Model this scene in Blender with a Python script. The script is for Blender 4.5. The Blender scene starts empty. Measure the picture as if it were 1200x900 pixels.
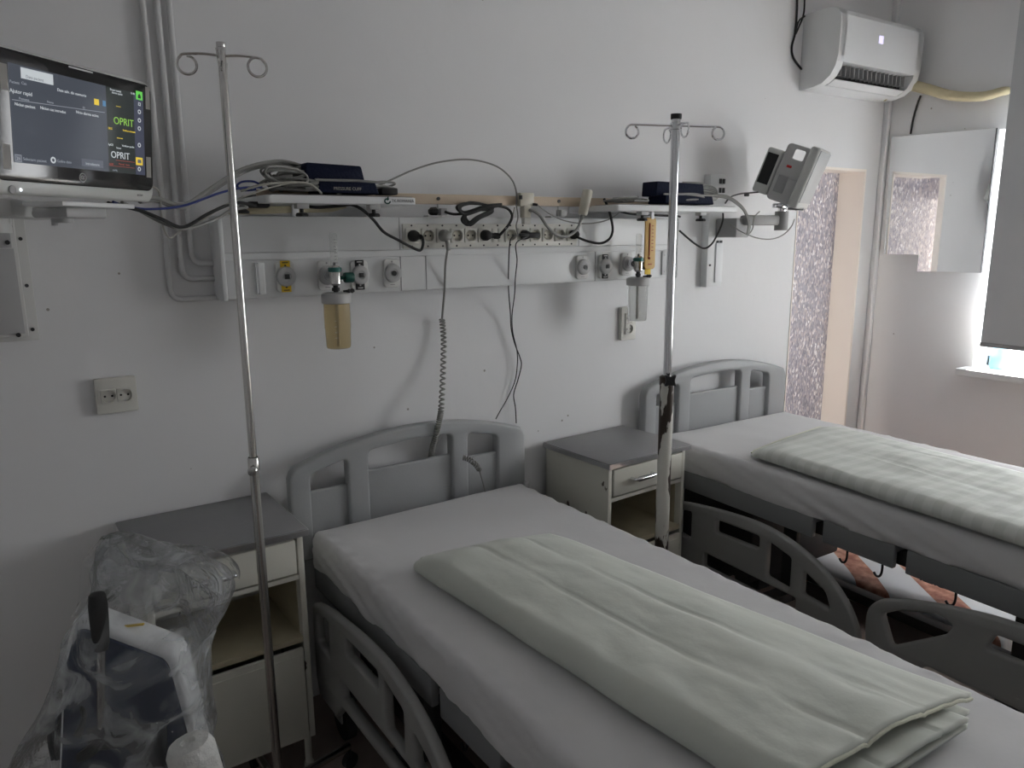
import bpy, bmesh, math, random
from mathutils import Vector, Matrix, Euler, noise
random.seed(7)
R = math.radians
SC = bpy.context.scene
COL = SC.collection

# ------------------------------------------------------------------ camera
CAM_F, CAM_P, CAM_Y, CAM_R = 876.95, R(11.381), R(33.253), R(-0.412)
CAM_POS = Vector((0, 0, 1.65))
_F = Vector((math.sin(CAM_Y)*math.cos(CAM_P), math.cos(CAM_Y)*math.cos(CAM_P), -math.sin(CAM_P)))
_R0 = Vector((math.cos(CAM_Y), -math.sin(CAM_Y), 0)); _U0 = _R0.cross(_F)
_RT = _R0*math.cos(CAM_R) + _U0*math.sin(CAM_R); _UP = -_R0*math.sin(CAM_R) + _U0*math.cos(CAM_R)
cd = bpy.data.cameras.new('camera'); cam = bpy.data.objects.new('camera', cd); COL.objects.link(cam)
cd.sensor_width = 36; cd.lens = CAM_F/1200*36; cd.clip_start = 0.02
cam.matrix_world = Matrix(((_RT.x, _UP.x, -_F.x, CAM_POS.x), (_RT.y, _UP.y, -_F.y, CAM_POS.y), (_RT.z, _UP.z, -_F.z, CAM_POS.z), (0, 0, 0, 1)))
SC.camera = cam

def ray(px, py): return _F + _RT*((px-600)/CAM_F) - _UP*((py-450)/CAM_F)
def aY(px, py, Y): d = ray(px, py); return CAM_POS + d*(Y/d.y)
def aX(px, py, X): d = ray(px, py); return CAM_POS + d*(X/d.x)
def aZ(px, py, Z): d = ray(px, py); return CAM_POS + d*((Z-1.65)/d.z)
def aD(px, py, D): return CAM_POS + ray(px, py)*D

# ------------------------------------------------------------------ light and exposure
SC.view_settings.view_transform = 'Standard'; SC.view_settings.look = 'None'
SC.view_settings.gamma = 1; SC.view_settings.use_curve_mapping = False
SC.view_settings.exposure = 0.0
SKY = 15.0
w = bpy.data.worlds.new('sky'); SC.world = w; w.use_nodes = True
bg = w.node_tree.nodes['Background']; bg.inputs[0].default_value = (0.97, 0.985, 1.0, 1); bg.inputs[1].default_value = SKY
RX = 4.05          # right wall
WY = 2.45          # back wall
WIN = [(0.20, 1.865, 0.955, 2.125), (-2.1, -1.72, 0.955, 2.125)]   # openings in the right wall: y0,y1,z0,z1
for i, (y0, y1, z0, z1) in enumerate(WIN):
    ld = bpy.data.lights.new('window_portal', 'AREA'); ld.shape = 'RECTANGLE'; ld.size = z1-z0; ld.size_y = y1-y0
    ld.cycles.is_portal = True
    lo = bpy.data.objects.new('window_portal', ld); COL.objects.link(lo)
    lo.location = (RX+0.24, (y0+y1)/2, (z0+z1)/2); lo.rotation_euler = (0, R(90), 0)

sl = bpy.data.lights.new('sun', 'SUN'); sl.energy = 95.0; sl.angle = R(0.6); sl.color = (1.0, 0.93, 0.84)
so = bpy.data.objects.new('sun', sl); COL.objects.link(so); so.location = (8, -2, 8)
so.rotation_euler = Vector((-0.37, 0.06, -0.92)).to_track_quat('-Z', 'Y').to_euler()

pl_ = bpy.data.lights.new('jamb_fill_light', 'AREA'); pl_.shape = 'RECTANGLE'; pl_.size = 1.7; pl_.size_y = .10; pl_.energy = 3.2; pl_.color = (1.0, 0.90, 0.80)  # added warm area light, hidden behind the wall, brightens the recess jamb
po = bpy.data.objects.new('jamb_fill_light', pl_); COL.objects.link(po); po.location = (3.03, 2.54, 1.0); po.rotation_euler = (0, R(-90), 0)

# ------------------------------------------------------------------ materials
def mat(name, col, rough=0.5, metal=0.0, bump=0.0, bscale=40, vary=0.0, vscale=6, trans=0.0, emit=None, estr=1.0, alpha=1.0, ior=1.45, spec=0.5, sheen=0.0, coat=0.0):
    m = bpy.data.materials.new(name); m.use_nodes = True
    nt = m.node_tree; b = nt.nodes['Principled BSDF']
    b.inputs['Base Color'].default_value = (*col, 1); b.inputs['Roughness'].default_value = rough
    b.inputs['Metallic'].default_value = metal; b.inputs['IOR'].default_value = ior
    b.inputs['Transmission Weight'].default_value = trans; b.inputs['Alpha'].default_value = alpha
    b.inputs['Specular IOR Level'].default_value = spec; b.inputs['Sheen Weight'].default_value = sheen
    b.inputs['Coat Weight'].default_value = coat
    if emit: b.inputs['Emission Color'].default_value = (*emit, 1); b.inputs['Emission Strength'].default_value = estr
    tc = nt.nodes.new('ShaderNodeTexCoord')
    if bump:
        n = nt.nodes.new('ShaderNodeTexNoise'); n.inputs['Scale'].default_value = bscale; n.inputs['Detail'].default_value = 4
        nt.links.new(tc.outputs['Object'], n.inputs['Vector'])
        bp = nt.nodes.new('ShaderNodeBump'); bp.inputs['Strength'].default_value = bump; bp.inputs['Distance'].default_value = 0.01
        nt.links.new(n.outputs[0], bp.inputs['Height']); nt.links.new(bp.outputs[0], b.inputs['Normal'])
    if vary:
        n = nt.nodes.new('ShaderNodeTexNoise'); n.inputs['Scale'].default_value = vscale; n.inputs['Detail'].default_value = 5
        nt.links.new(tc.outputs['Object'], n.inputs['Vector'])
        mx = nt.nodes.new('ShaderNodeMix'); mx.data_type = 'RGBA'
        mx.inputs['A'].default_value = (*[c*(1-vary) for c in col], 1); mx.inputs['B'].default_value = (*[min(1, c*(1+vary)) for c in col], 1)
        nt.links.new(n.outputs[0], mx.inputs['Factor']); nt.links.new(mx.outputs['Result'], b.inputs['Base Color'])
    return m

def chip_mat(name, paint, under, scale=14, thr=0.6, stretch=(1, 1, 0.35), rough=0.45):
    """paint flaked away in patches, bare metal beneath"""
    m = mat(name, paint, rough); nt = m.node_tree; b = nt.nodes['Principled BSDF']
    tc = nt.nodes.new('ShaderNodeTexCoord'); mp = nt.nodes.new('ShaderNodeMapping'); mp.inputs['Scale'].default_value = stretch
    n = nt.nodes.new('ShaderNodeTexNoise'); n.inputs['Scale'].default_value = scale; n.inputs['Detail'].default_value = 6
    rp = nt.nodes.new('ShaderNodeValToRGB'); rp.color_ramp.elements[0].position = thr; rp.color_ramp.elements[1].position = thr+0.012
    rp.color_ramp.elements[0].color = (*paint, 1); rp.color_ramp.elements[1].color = (*under, 1)
    nt.links.new(tc.outputs['Object'], mp.inputs[0]); nt.links.new(mp.outputs[0], n.inputs['Vector'])
    nt.links.new(n.outputs[0], rp.inputs[0]); nt.links.new(rp.outputs[0], b.inputs['Base Color'])
    return m

M = {}
M['wall'] = mat('wall_paint', (0.78, 0.78, 0.785), 0.55, bump=0.12, bscale=14, vary=0.03, vscale=3)
def wall_specks(m):
    nt = m.node_tree; b = nt.nodes['Principled BSDF']
    src = b.inputs['Base Color'].links[0].from_socket
    tc = nt.nodes.new('ShaderNodeTexCoord')
    v = nt.nodes.new('ShaderNodeTexVoronoi'); v.inputs['Scale'].default_value = 9
    n = nt.nodes.new('ShaderNodeTexNoise'); n.inputs['Scale'].default_value = 1.3
    nt.links.new(tc.outputs['Object'], v.inputs['Vector']); nt.links.new(tc.outputs['Object'], n.inputs['Vector'])
    a = nt.nodes.new('ShaderNodeMath'); a.operation = 'LESS_THAN'; a.inputs[1].default_value = 0.04
    g = nt.nodes.new('ShaderNodeMath'); g.operation = 'GREATER_THAN'; g.inputs[1].default_value = 0.53
    k = nt.nodes.new('ShaderNodeMath'); k.operation = 'MULTIPLY'
    nt.links.new(v.outputs['Distance'], a.inputs[0]); nt.links.new(n.outputs[0], g.inputs[0])
    nt.links.new(a.outputs[0], k.inputs[0]); nt.links.new(g.outputs[0], k.inputs[1])
    mx = nt.nodes.new('ShaderNodeMix'); mx.data_type = 'RGBA'; mx.inputs['B'].default_value = (0.36, 0.34, 0.31, 1)
    nt.links.new(k.outputs[0], mx.inputs['Factor']); nt.links.new(src, mx.inputs['A']); nt.links.new(mx.outputs['Result'], b.inputs['Base Color'])
wall_specks(M['wall'])
M['jamb'] = mat('jamb_cream_paint', (0.93, 0.87, 0.80), 0.5, vary=0.02)
M['ceil'] = mat('ceiling_paint', (0.8, 0.8, 0.8), 0.7, vary=0.02)
M['floor'] = mat('floor_vinyl', (0.30, 0.245, 0.215), 0.5, vary=0.12, vscale=9)
M['pvc'] = mat('white_pvc', (0.78, 0.79, 0.80), 0.35, vary=0.02)
M['white'] = mat('white_enamel', (0.74, 0.75, 0.75), 0.4, vary=0.02)
M['offwhite'] = mat('offwhite_plastic', (0.66, 0.66, 0.64), 0.4, vary=0.02)
M['beige'] = mat('beige_plastic', (0.62, 0.59, 0.50), 0.45, vary=0.03)
M['ivory'] = mat('ivory_socket', (0.66, 0.65, 0.60), 0.4, vary=0.03)
M['cream'] = mat('cream_metal_paint', (0.62, 0.61, 0.54), 0.42, vary=0.05)
M['creamchip'] = chip_mat('cream_paint_with_chips', (0.62, 0.61, 0.54), (0.10, 0.08, 0.06), 18, 0.68, (1, 1, 0.5))
M['shelfin'] = mat('yellowed_shelf', (0.48, 0.43, 0.30), 0.5, vary=0.2, vscale=12)
M['laminate'] = mat('grey_laminate', (0.22, 0.22, 0.225), 0.35, vary=0.06, vscale=60)
M['alu'] = mat('aluminium_edge', (0.55, 0.55, 0.56), 0.3, 1.0, vary=0.1)
M['steel'] = mat('stainless_steel', (0.60, 0.59, 0.57), 0.22, 1.0, vary=0.05)
M['chrome'] = mat('chrome', (0.72, 0.73, 0.75), 0.12, 1.0, vary=0.03)
M['bedgrey'] = mat('bed_grey_plastic', (0.36, 0.37, 0.375), 0.42, bump=0.05, bscale=160, vary=0.02)
M['railgrey'] = mat('rail_grey_plastic', (0.30, 0.30, 0.29), 0.45, bump=0.05, bscale=160, vary=0.02)
M['framegrey'] = mat('bed_frame_grey', (0.22, 0.225, 0.23), 0.5, vary=0.05)
M['dark'] = mat('dark_metal', (0.03, 0.03, 0.032), 0.5, vary=0.1)
M['black'] = mat('black_plastic', (0.012, 0.012, 0.013), 0.45, vary=0.1)
M['rubber'] = mat('black_rubber', (0.02, 0.02, 0.02), 0.7, vary=0.1)
M['grey'] = mat('grey_plastic', (0.30, 0.30, 0.30), 0.45, vary=0.03)
M['ltgrey'] = mat('light_grey_plastic', (0.45, 0.45, 0.45), 0.4, vary=0.03)
M['cablegrey'] = mat('grey_cable', (0.27, 0.27, 0.255), 0.5, vary=0.04)
M['cablebeige'] = mat('beige_grey_cable', (0.40, 0.39, 0.35), 0.5, vary=0.04)
M['blue'] = mat('blue_cable', (0.015, 0.03, 0.17), 0.45, vary=0.05)
M['navy'] = mat('navy_nylon', (0.004, 0.008, 0.028), 0.75, bump=0.25, bscale=120, vary=0.2, spec=0.25)
M['navygloss'] = mat('navy_casing', (0.012, 0.02, 0.05), 0.25, vary=0.1)
M['sheet'] = mat('white_sheet', (0.66, 0.655, 0.66), 0.8, bump=0.25, bscale=9, vary=0.015, sheen=0.15)
M['duvet'] = mat('pale_green_white_cotton', (0.60, 0.625, 0.565), 0.75, bump=0.35, bscale=11, vary=0.03, vscale=4, sheen=0.2)
M['hem'] = mat('cream_hem', (0.70, 0.70, 0.58), 0.75, bump=0.3, bscale=60)
M['wood'] = mat('raw_pale_wood', (0.56, 0.46, 0.35), 0.6, vary=0.12, vscale=8)
M['yellow'] = mat('yellow_label', (0.75, 0.50, 0.02), 0.5, vary=0.04)
M['thermo'] = mat('ochre_thermometer_board', (0.58, 0.36, 0.10), 0.5, vary=0.08, vscale=20)
M['red'] = mat('red_print', (0.35, 0.06, 0.03), 0.5, vary=0.05)
M['redlight'] = mat('red_button', (0.5, 0.02, 0.02), 0.4)
M['green'] = mat('green_knob', (0.0, 0.06, 0.045), 0.4, vary=0.05)
M['teal'] = mat('teal_ring', (0.03, 0.16, 0.14), 0.4, vary=0.05)
M['mirror'] = mat('mirror_silvering', (0.80, 0.81, 0.82), 0.03, 1.0, bump=0.02, bscale=3)
M['blind'] = mat('grey_blind_fabric', (0.52, 0.535, 0.55), 0.8, bump=0.1, bscale=300, vary=0.03)
M['hose'] = mat('yellowed_foam_tape', (0.62, 0.55, 0.36), 0.7, bump=0.5, bscale=50, vary=0.12, vscale=14)
M['bottleblue'] = mat('blue_plastic_bottle', (0.25, 0.60, 0.80), 0.2, trans=0.5, vary=0.03)
M['paper'] = mat('crumpled_white_paper', (0.62, 0.62, 0.60), 0.85, bump=0.9, bscale=45, vary=0.05)
M['medbody'] = mat('monitor_casing', (0.55, 0.56, 0.54), 0.35, vary=0.02)
M['bezel'] = mat('black_glass_bezel', (0.014, 0.014, 0.015), 0.12, vary=0.03)
M['glarescreen'] = mat('screen_painted_glare', (0.36, 0.38, 0.39), 0.28, vary=0.18, vscale=9)  # pale grey blotches paint the room's glare onto a black screen
M['tab'] = mat('taupe_grey_tab', (0.26, 0.25, 0.23), 0.5, vary=0.03)
M['leaddark'] = mat('dark_grey_cable', (0.13, 0.13, 0.125), 0.5, vary=0.05)
M['pipe'] = mat('painted_pipe', (0.68, 0.68, 0.68), 0.4, bump=0.3, bscale=30, vary=0.04)
M['chippipe'] = chip_mat('painted_pipe_with_chips', (0.66, 0.66, 0.66), (0.16, 0.15, 0.14), 10, 0.67, (1, 1, 0.4), 0.4)
M['chippole'] = chip_mat('white_pole_paint_with_chips', (0.60, 0.59, 0.54), (0.035, 0.022, 0.015), 15, 0.46, (1, 1, 0.26), 0.4)
M['amber'] = mat('amber_polycarbonate', (0.90, 0.80, 0.58), 0.2, trans=0.82, vary=0.03, ior=1.2)
M['clear'] = mat('clear_polycarbonate', (0.95, 0.96, 0.95), 0.12, trans=0.85, vary=0.01, ior=1.2)
M['glass'] = mat('window_glass', (1, 1, 1), 0.0, trans=1.0, ior=1.01)
def glass_simple():
    m = bpy.data.materials.new('window_pane'); m.use_nodes = True; nt = m.node_tree
    for n in list(nt.nodes): nt.nodes.remove(n)
    o = nt.nodes.new('ShaderNodeOutputMaterial'); t = nt.nodes.new('ShaderNodeBsdfTransparent'); g = nt.nodes.new('ShaderNodeBsdfGlossy')
    g.inputs['Roughness'].default_value = 0.02; f = nt.nodes.new('ShaderNodeMixShader'); f.inputs[0].default_value = 0.06
    nt.links.new(t.outputs[0], f.inputs[1]); nt.links.new(g.outputs[0], f.inputs[2]); nt.links.new(f.outputs[0], o.inputs[0]); return m
M['glass'] = glass_simple()
def film():
    m = bpy.data.materials.new('clear_plastic_film'); m.use_nodes = True; nt = m.node_tree
    for n in list(nt.nodes): nt.nodes.remove(n)
    N = nt.nodes.new; L = nt.links.new
    o = N('ShaderNodeOutputMaterial'); t = N('ShaderNodeBsdfTransparent'); t.inputs[0].default_value = (0.97, 0.975, 0.98, 1)
    g = N('ShaderNodeBsdfGlossy'); g.inputs['Roughness'].default_value = 0.09; d = N('ShaderNodeBsdfDiffuse'); d.inputs[0].default_value = (0.75, 0.77, 0.78, 1)
    tl = N('ShaderNodeBsdfTranslucent'); tl.inputs[0].default_value = (0.75, 0.77, 0.78, 1)
    tc = N('ShaderNodeTexCoord'); n = N('ShaderNodeTexNoise'); n.inputs['Scale'].default_value = 9; n.inputs['Detail'].default_value = 5; n.inputs['Distortion'].default_value = 1.5
    L(tc.outputs['Object'], n.inputs['Vector'])
    bp = N('ShaderNodeBump'); bp.inputs['Strength'].default_value = 0.9; bp.inputs['Distance'].default_value = 0.03; L(n.outputs[0], bp.inputs['Height'])
    L(bp.outputs[0], g.inputs['Normal'])
    a = N('ShaderNodeMixShader'); a.inputs[0].default_value = 0.45; L(d.outputs[0], a.inputs[1]); L(tl.outputs[0], a.inputs[2])
    rp = N('ShaderNodeMapRange'); rp.inputs['From Min'].default_value = 0.44; rp.inputs['From Max'].default_value = 0.72; rp.inputs['To Min'].default_value = 0.06; rp.inputs['To Max'].default_value = 0.62
    L(n.outputs[0], rp.inputs[0])
    b = N('ShaderNodeMixShader'); L(rp.outputs[0], b.inputs[0]); L(t.outputs[0], b.inputs[1]); L(a.outputs[0], b.inputs[2])
    lw = N('ShaderNodeMath'); lw.operation = 'MULTIPLY'; lw.inputs[1].default_value = 0.8; fz = N('ShaderNodeFresnel'); fz.inputs[0].default_value = 1.25; L(bp.outputs[0], fz.inputs['Normal']); L(fz.outputs[0], lw.inputs[0])
    c = N('ShaderNodeMixShader'); L(lw.outputs[0], c.inputs[0]); L(b.outputs[0], c.inputs[1]); L(g.outputs[0], c.inputs[2])
    L(c.outputs[0], o.inputs[0]); return m
M['film'] = film()
def sequin():
    m = mat('patterned_obscure_glass', (0.4, 0.38, 0.44), 0.3); nt = m.node_tree; b = nt.nodes['Principled BSDF']; N = nt.nodes.new; L = nt.links.new
    tc = N('ShaderNodeTexCoord'); mp = N('ShaderNodeMapping'); mp.inputs['Scale'].default_value = (1, 1, 0.45)
    v = N('ShaderNodeTexVoronoi'); v.inputs['Scale'].default_value = 125; L(tc.outputs['Object'], mp.inputs[0]); L(mp.outputs[0], v.inputs['Vector'])
    n = N('ShaderNodeTexNoise'); n.inputs['Scale'].default_value = 7; L(mp.outputs[0], n.inputs['Vector'])
    rp = N('ShaderNodeValToRGB'); e = rp.color_ramp.elements
    e[0].position = 0.0; e[0].color = (0.15, 0.14, 0.165, 1); e[1].position = 1.0; e[1].color = (0.85, 0.85, 0.86, 1)
    x = e.new(0.55); x.color = (0.32, 0.305, 0.35, 1); x = e.new(0.78); x.color = (0.42, 0.37, 0.365, 1)
    sp = N('ShaderNodeSeparateColor'); L(v.outputs['Color'], sp.inputs[0])
    ad = N('ShaderNodeMath'); ad.operation = 'MULTIPLY_ADD'; ad.inputs[1].default_value = 0.75; L(sp.outputs[0], ad.inputs[0])
    ml = N('ShaderNodeMath'); ml.operation = 'MULTIPLY'; ml.inputs[1].default_value = 0.35; L(n.outputs[0], ml.inputs[0]); L(ml.outputs[0], ad.inputs[2])
    L(ad.outputs[0], rp.inputs[0]); L(rp.outputs[0], b.inputs['Base Color']); L(rp.outputs[0], b.inputs['Emission Color']); b.inputs['Emission Strength'].default_value = 0.35  # pattern glows by itself in place of light coming through the glass
    bp = N('ShaderNodeBump'); bp.inputs['Strength'].default_value = 0.8; bp.inputs['Distance'].default_value = 0.004; L(v.outputs['Distance'], bp.inputs['Height']); L(bp.outputs[0], b.inputs['Normal'])
    return m
M['sequin'] = sequin()
def stripes():
    m = mat('satin_stripe_cotton', (0.62, 0.645, 0.59), 0.7, bump=0.3, bscale=11); nt = m.node_tree; b = nt.nodes['Principled BSDF']; N = nt.nodes.new; L = nt.links.new
    tc = N('ShaderNodeTexCoord'); wv = N('ShaderNodeTexWave'); wv.bands_direction = 'Y'; wv.inputs['Scale'].default_value = 5.2; wv.inputs['Distortion'].default_value = 0.6
    L(tc.outputs['Object'], wv.inputs['Vector'])
    rp = N('ShaderNodeValToRGB'); rp.color_ramp.elements[0].position = 0.42; rp.color_ramp.elements[1].position = 0.55
    rp.color_ramp.elements[0].color = (0.625, 0.65, 0.605, 1); rp.color_ramp.elements[1].color = (0.69, 0.71, 0.67, 1)
    L(wv.outputs[0], rp.inputs[0]); L(rp.outputs[0], b.inputs['Base Color'])
    return m
M['stripe'] = stripes()
def boxprint():
    m = mat('white_box_with_food_photo', (0.75, 0.77, 0.8), 0.35); nt = m.node_tree; b = nt.nodes['Principled BSDF']; N = nt.nodes.new; L = nt.links.new
    tc = N('ShaderNodeTexCoord'); mp = N('ShaderNodeMapping'); mp.inputs['Rotation'].default_value = (0, 0, R(40))
    w_ = N('ShaderNodeTexWave'); w_.inputs['Scale'].default_value = 1.15; w_.inputs['Distortion'].default_value = 2.2; w_.inputs['Detail'].default_value = 1
    L(tc.outputs['Object'], mp.inputs[0]); L(mp.outputs[0], w_.inputs['Vector'])
    n = N('ShaderNodeTexNoise'); n.inputs['Scale'].default_value = 22; n.inputs['Detail'].default_value = 5; L(tc.outputs['Object'], n.inputs['Vector'])
    r2 = N('ShaderNodeValToRGB'); r2.color_ramp.elements[0].color = (0.30, 0.09, 0.06, 1); r2.color_ramp.elements[1].color = (0.75, 0.42, 0.30, 1)
    r2.color_ramp.elements[0].position = 0.3; r2.color_ramp.elements[1].position = 0.7; L(n.outputs[0], r2.inputs[0])
    r1 = N('ShaderNodeValToRGB'); r1.color_ramp.interpolation = 'CONSTANT'; r1.color_ramp.elements[0].color = (0, 0, 0, 1); r1.color_ramp.elements[1].position = 0.64; r1.color_ramp.elements[1].color = (1, 1, 1, 1)
    L(w_.outputs[0], r1.inputs[0])
    mx = N('ShaderNodeMix'); mx.data_type = 'RGBA'; mx.inputs['A'].default_value = (0.75, 0.77, 0.8, 1)
    L(r1.outputs[0], mx.inputs['Factor']); L(r2.outputs[0], mx.inputs['B']); L(mx.outputs['Result'], b.inputs['Base Color'])
    return m
M['boxprint'] = boxprint()
def glow(name, col, s=1.0): return mat(name, tuple(c*0.3 for c in col), 0.4, emit=col, estr=s)
M['scr'] = mat('lit_screen_slate', (0.02, 0.022, 0.026), 0.12, emit=(0.048, 0.055, 0.070), estr=1.0)
M['scrdark'] = mat('lit_screen_dark', (0.015, 0.017, 0.018), 0.12, emit=(0.022, 0.027, 0.026), estr=1.0)
M['scrside'] = mat('lit_screen_sidebar', (0.02, 0.02, 0.03), 0.12, emit=(0.045, 0.05, 0.075), estr=1.0)
M['lgreen'] = glow('lit_green', (0.20, 0.42, 0.05)); M['lgreen2'] = glow('lit_bright_green', (0.10, 0.50, 0.06))
M['lwhite'] = glow('lit_white', (0.42, 0.45, 0.47)); M['lgrey'] = glow('lit_grey', (0.18, 0.20, 0.23)); M['lyellow'] = glow('lit_yellow', (0.62, 0.45, 0.03))
M['lred'] = glow('lit_red', (0.20, 0.03, 0.02)); M['lblue'] = glow('lit_blue', (0.05, 0.16, 0.30)); M['lbtn'] = glow('lit_button_slate', (0.065, 0.075, 0.10))
M['led'] = glow('white_led', (0.9, 0.95, 1.0), 2.0); M['acled'] = glow('violet_display', (0.75, 0.7, 1.0), 1.2)

# ------------------------------------------------------------------ mesh tools
def catmull(pts, n=8, closed=False):
    P = [Vector(p) for p in pts]; out = []; m = len(P)
    for i in range(m if closed else m-1):
        p0 = P[(i-1) % m] if closed else P[max(i-1, 0)]; p1 = P[i]; p2 = P[(i+1) % m]; p3 = P[(i+2) % m] if closed else P[min(i+2, m-1)]
        for k in range(n):
            t = k/n
            out.append(0.5*((2*p1)+(p2-p0)*t+(2*p0-5*p1+4*p2-p3)*t*t+(3*p1-p0-3*p2+p3)*t*t*t))
    if not closed: out.append(P[-1])
    return out

class MB:
    def __init__(s): s.bm = bmesh.new(); s.mats = []
    def mi(s, m):
        if m is None: return 0
        if m not in s.mats: s.mats.append(m)
        return s.mats.index(m)
    def _mark(s, before, m):
        i = s.mi(m)
        for f in s.bm.faces:
            if f not in before: f.material_index = i
    def box(s, c, d, bev=0.0, seg=2, mx=None, m=None):
        b0 = set(s.bm.faces)
        g = bmesh.ops.create_cube(s.bm, size=1.0); vs = g['verts']
        T = Matrix.Translation(Vector(c)) @ (mx.to_4x4() if mx else Matrix.Identity(4)) @ Matrix.Diagonal((*d, 1))
        bmesh.ops.transform(s.bm, matrix=T, verts=vs)
        if bev > 0:
            es = list({e for v in vs for e in v.link_edges})
            bmesh.ops.bevel(s.bm, geom=es, offset=bev, segments=seg, profile=0.5, affect='EDGES', clamp_overlap=True)
        s._mark(b0, m); return s
    def mm(s, a, b, bev=0.0, seg=2, m=None):
        a, b = Vector(a), Vector(b); return s.box((a+b)/2, [abs(x) for x in (b-a)], bev, seg, None, m)
    def tube(s, pts, r, seg=8, closed=False, cap=True, m=None):
        b0 = set(s.bm.faces); P = [Vector(p) for p in pts]; n = len(P)
        rr = r if callable(r) else (lambda t: r)
        T = []
        for i in range(n):
            a = P[(i-1) % n] if (closed or i > 0) else P[i]; b = P[(i+1) % n] if (closed or i < n-1) else P[i]
            d = (b-a); T.append(d.normalized() if d.length > 1e-9 else (T[-1] if T else Vector((0, 0, 1))))
        up = Vector((0, 0, 1)) if abs(T[0].z) < 0.9 else Vector((1, 0, 0))
        nrm = (up - T[0]*up.dot(T[0])).normalized(); rings = []
        for i in range(n):
            nrm = nrm - T[i]*nrm.dot(T[i]); nrm = nrm.normalized() if nrm.length > 1e-6 else T[i].orthogonal().normalized()
            bn = T[i].cross(nrm); rad = rr(i/max(n-1, 1))
            rings.append([s.bm.verts.new(P[i]+(nrm*math.cos(2*math.pi*k/seg)+bn*math.sin(2*math.pi*k/seg))*rad) for k in range(seg)])
        for i in range(n if closed else n-1):
            A, B = rings[i], rings[(i+1) % n]
            for k in range(seg): s.bm.faces.new((A[k], A[(k+1) % seg], B[(k+1) % seg], B[k]))
        if cap and not closed:
            s.bm.faces.new(list(reversed(rings[0]))); s.bm.faces.new(rings[-1])
        s._mark(b0, m); return s
    def cyl(s, a, b, r, seg=20, r2=None, m=None):
        r2 = r if r2 is None else r2
        return s.tube([a, b], lambda t: r+(r2-r)*t, seg, m=m)
    def lathe(s, prof, o=(0, 0, 0), ax=(0, 0, 1), seg=28, m=None, dis=None):
        b0 = set(s.bm.faces); ax = Vector(ax).normalized(); u = ax.orthogonal().normalized(); v = ax.cross(u); o = Vector(o); rings = []
        for (r, z) in prof:
            if r < 1e-6: rings.append([s.bm.verts.new(o+ax*z)])
            else: rings.append([s.bm.verts.new(o+ax*z+(u*math.cos(2*math.pi*k/seg)+v*math.sin(2*math.pi*k/seg))*r*(dis(k, z) if dis else 1)) for k in range(seg)])
        for A, B in zip(rings, rings[1:]):
            for k in range(seg):
                q = (A[k % len(A)], A[(k+1) % len(A)], B[(k+1) % len(B)], B[k % len(B)])
                q = list(dict.fromkeys(q))
                if len(q) > 2: s.bm.faces.new(q)
        s._mark(b0, m); return s
    def prism(s, pts, vec, m=None):
        b0 = set(s.bm.faces); vec = Vector(vec); A = [s.bm.verts.new(Vector(p)) for p in pts]; B = [s.bm.verts.new(Vector(p)+vec) for p in pts]; n = len(A)
        s.bm.faces.new(A); s.bm.faces.new(list(reversed(B)))
        for k in range(n): s.bm.faces.new((A[k], B[k], B[(k+1) % n], A[(k+1) % n]))
        s._mark(b0, m); return s
    def grid(s, fn, nu, nv, m=None, closeu=False):
        b0 = set(s.bm.faces); V = [[s.bm.verts.new(fn(i/(nu if closeu else nu-1), j/(nv-1))) for j in range(nv)] for i in range(nu)]
        for i in range(nu if closeu else nu-1):
            for j in range(nv-1): s.bm.faces.new((V[i][j], V[(i+1) % nu][j], V[(i+1) % nu][j+1], V[i][j+1]))
        s._mark(b0, m); return V
    def merge(s, me, mx, m=None):
        b0 = set(s.bm.faces); k = bmesh.new(); k.from_mesh(me); bmesh.ops.transform(k, matrix=mx, verts=k.verts)
        t = bpy.data.meshes.new('t'); k.to_mesh(t); k.free(); s.bm.from_mesh(t); bpy.data.meshes.remove(t); s._mark(b0, m); return s
    def plate(s, outer, holes, thick, bev, mx, m=None):
        """outline with holes, given in 2D, extruded and rounded, placed by mx"""
        cu = bpy.data.curves.new('outline', 'CURVE'); cu.dimensions = '2D'; cu.fill_mode = 'BOTH'
        cu.extrude = max(thick/2-bev, 0.0001); cu.bevel_depth = bev; cu.bevel_resolution = 2; cu.offset = -bev
        for L in [outer]+holes:
            sp = cu.splines.new('POLY'); sp.points.add(len(L)-1); sp.use_cyclic_u = True
            for p, q in zip(sp.points, L): p.co = (q[0], q[1], 0, 1)
        o = bpy.data.objects.new('outline', cu); me = bpy.data.meshes.new_from_object(o)
        s.merge(me, mx, m); bpy.data.objects.remove(o); bpy.data.curves.remove(cu); bpy.data.meshes.remove(me); return s
    def text(s, body, mx, size, m=None, depth=0.0003, align='LEFT'):
        cu = bpy.data.curves.new('lettering', 'FONT'); cu.body = body; cu.size = size; cu.extrude = depth; cu.align_x = align; cu.align_y = 'CENTER'; cu.resolution_u = 3
        o = bpy.data.objects.new('lettering', cu); me = bpy.data.meshes.new_from_object(o)
        s.merge(me, mx, m); bpy.data.objects.remove(o); bpy.data.curves.remove(cu); bpy.data.meshes.remove(me); return s
    def build(s, name, m, parent=None, world=True, smooth=True, ang=38, mods=None):
        if len(s.bm.verts) == 0: return None
        bmesh.ops.remove_doubles(s.bm, verts=s.bm.verts, dist=1e-6)
        bmesh.ops.recalc_face_normals(s.bm, faces=s.bm.faces)
        me = bpy.data.meshes.new(name); s.bm.to_mesh(me); s.bm.free()
        if s.mats:
            for x in s.mats: me.materials.append(M[x] if isinstance(x, str) else x)
        else: me.materials.append(M[m] if isinstance(m, str) else m)
        if smooth: me.shade_smooth(); me.set_sharp_from_angle(angle=R(ang))
        o = bpy.data.objects.new(name, me); COL.objects.link(o)
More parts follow.
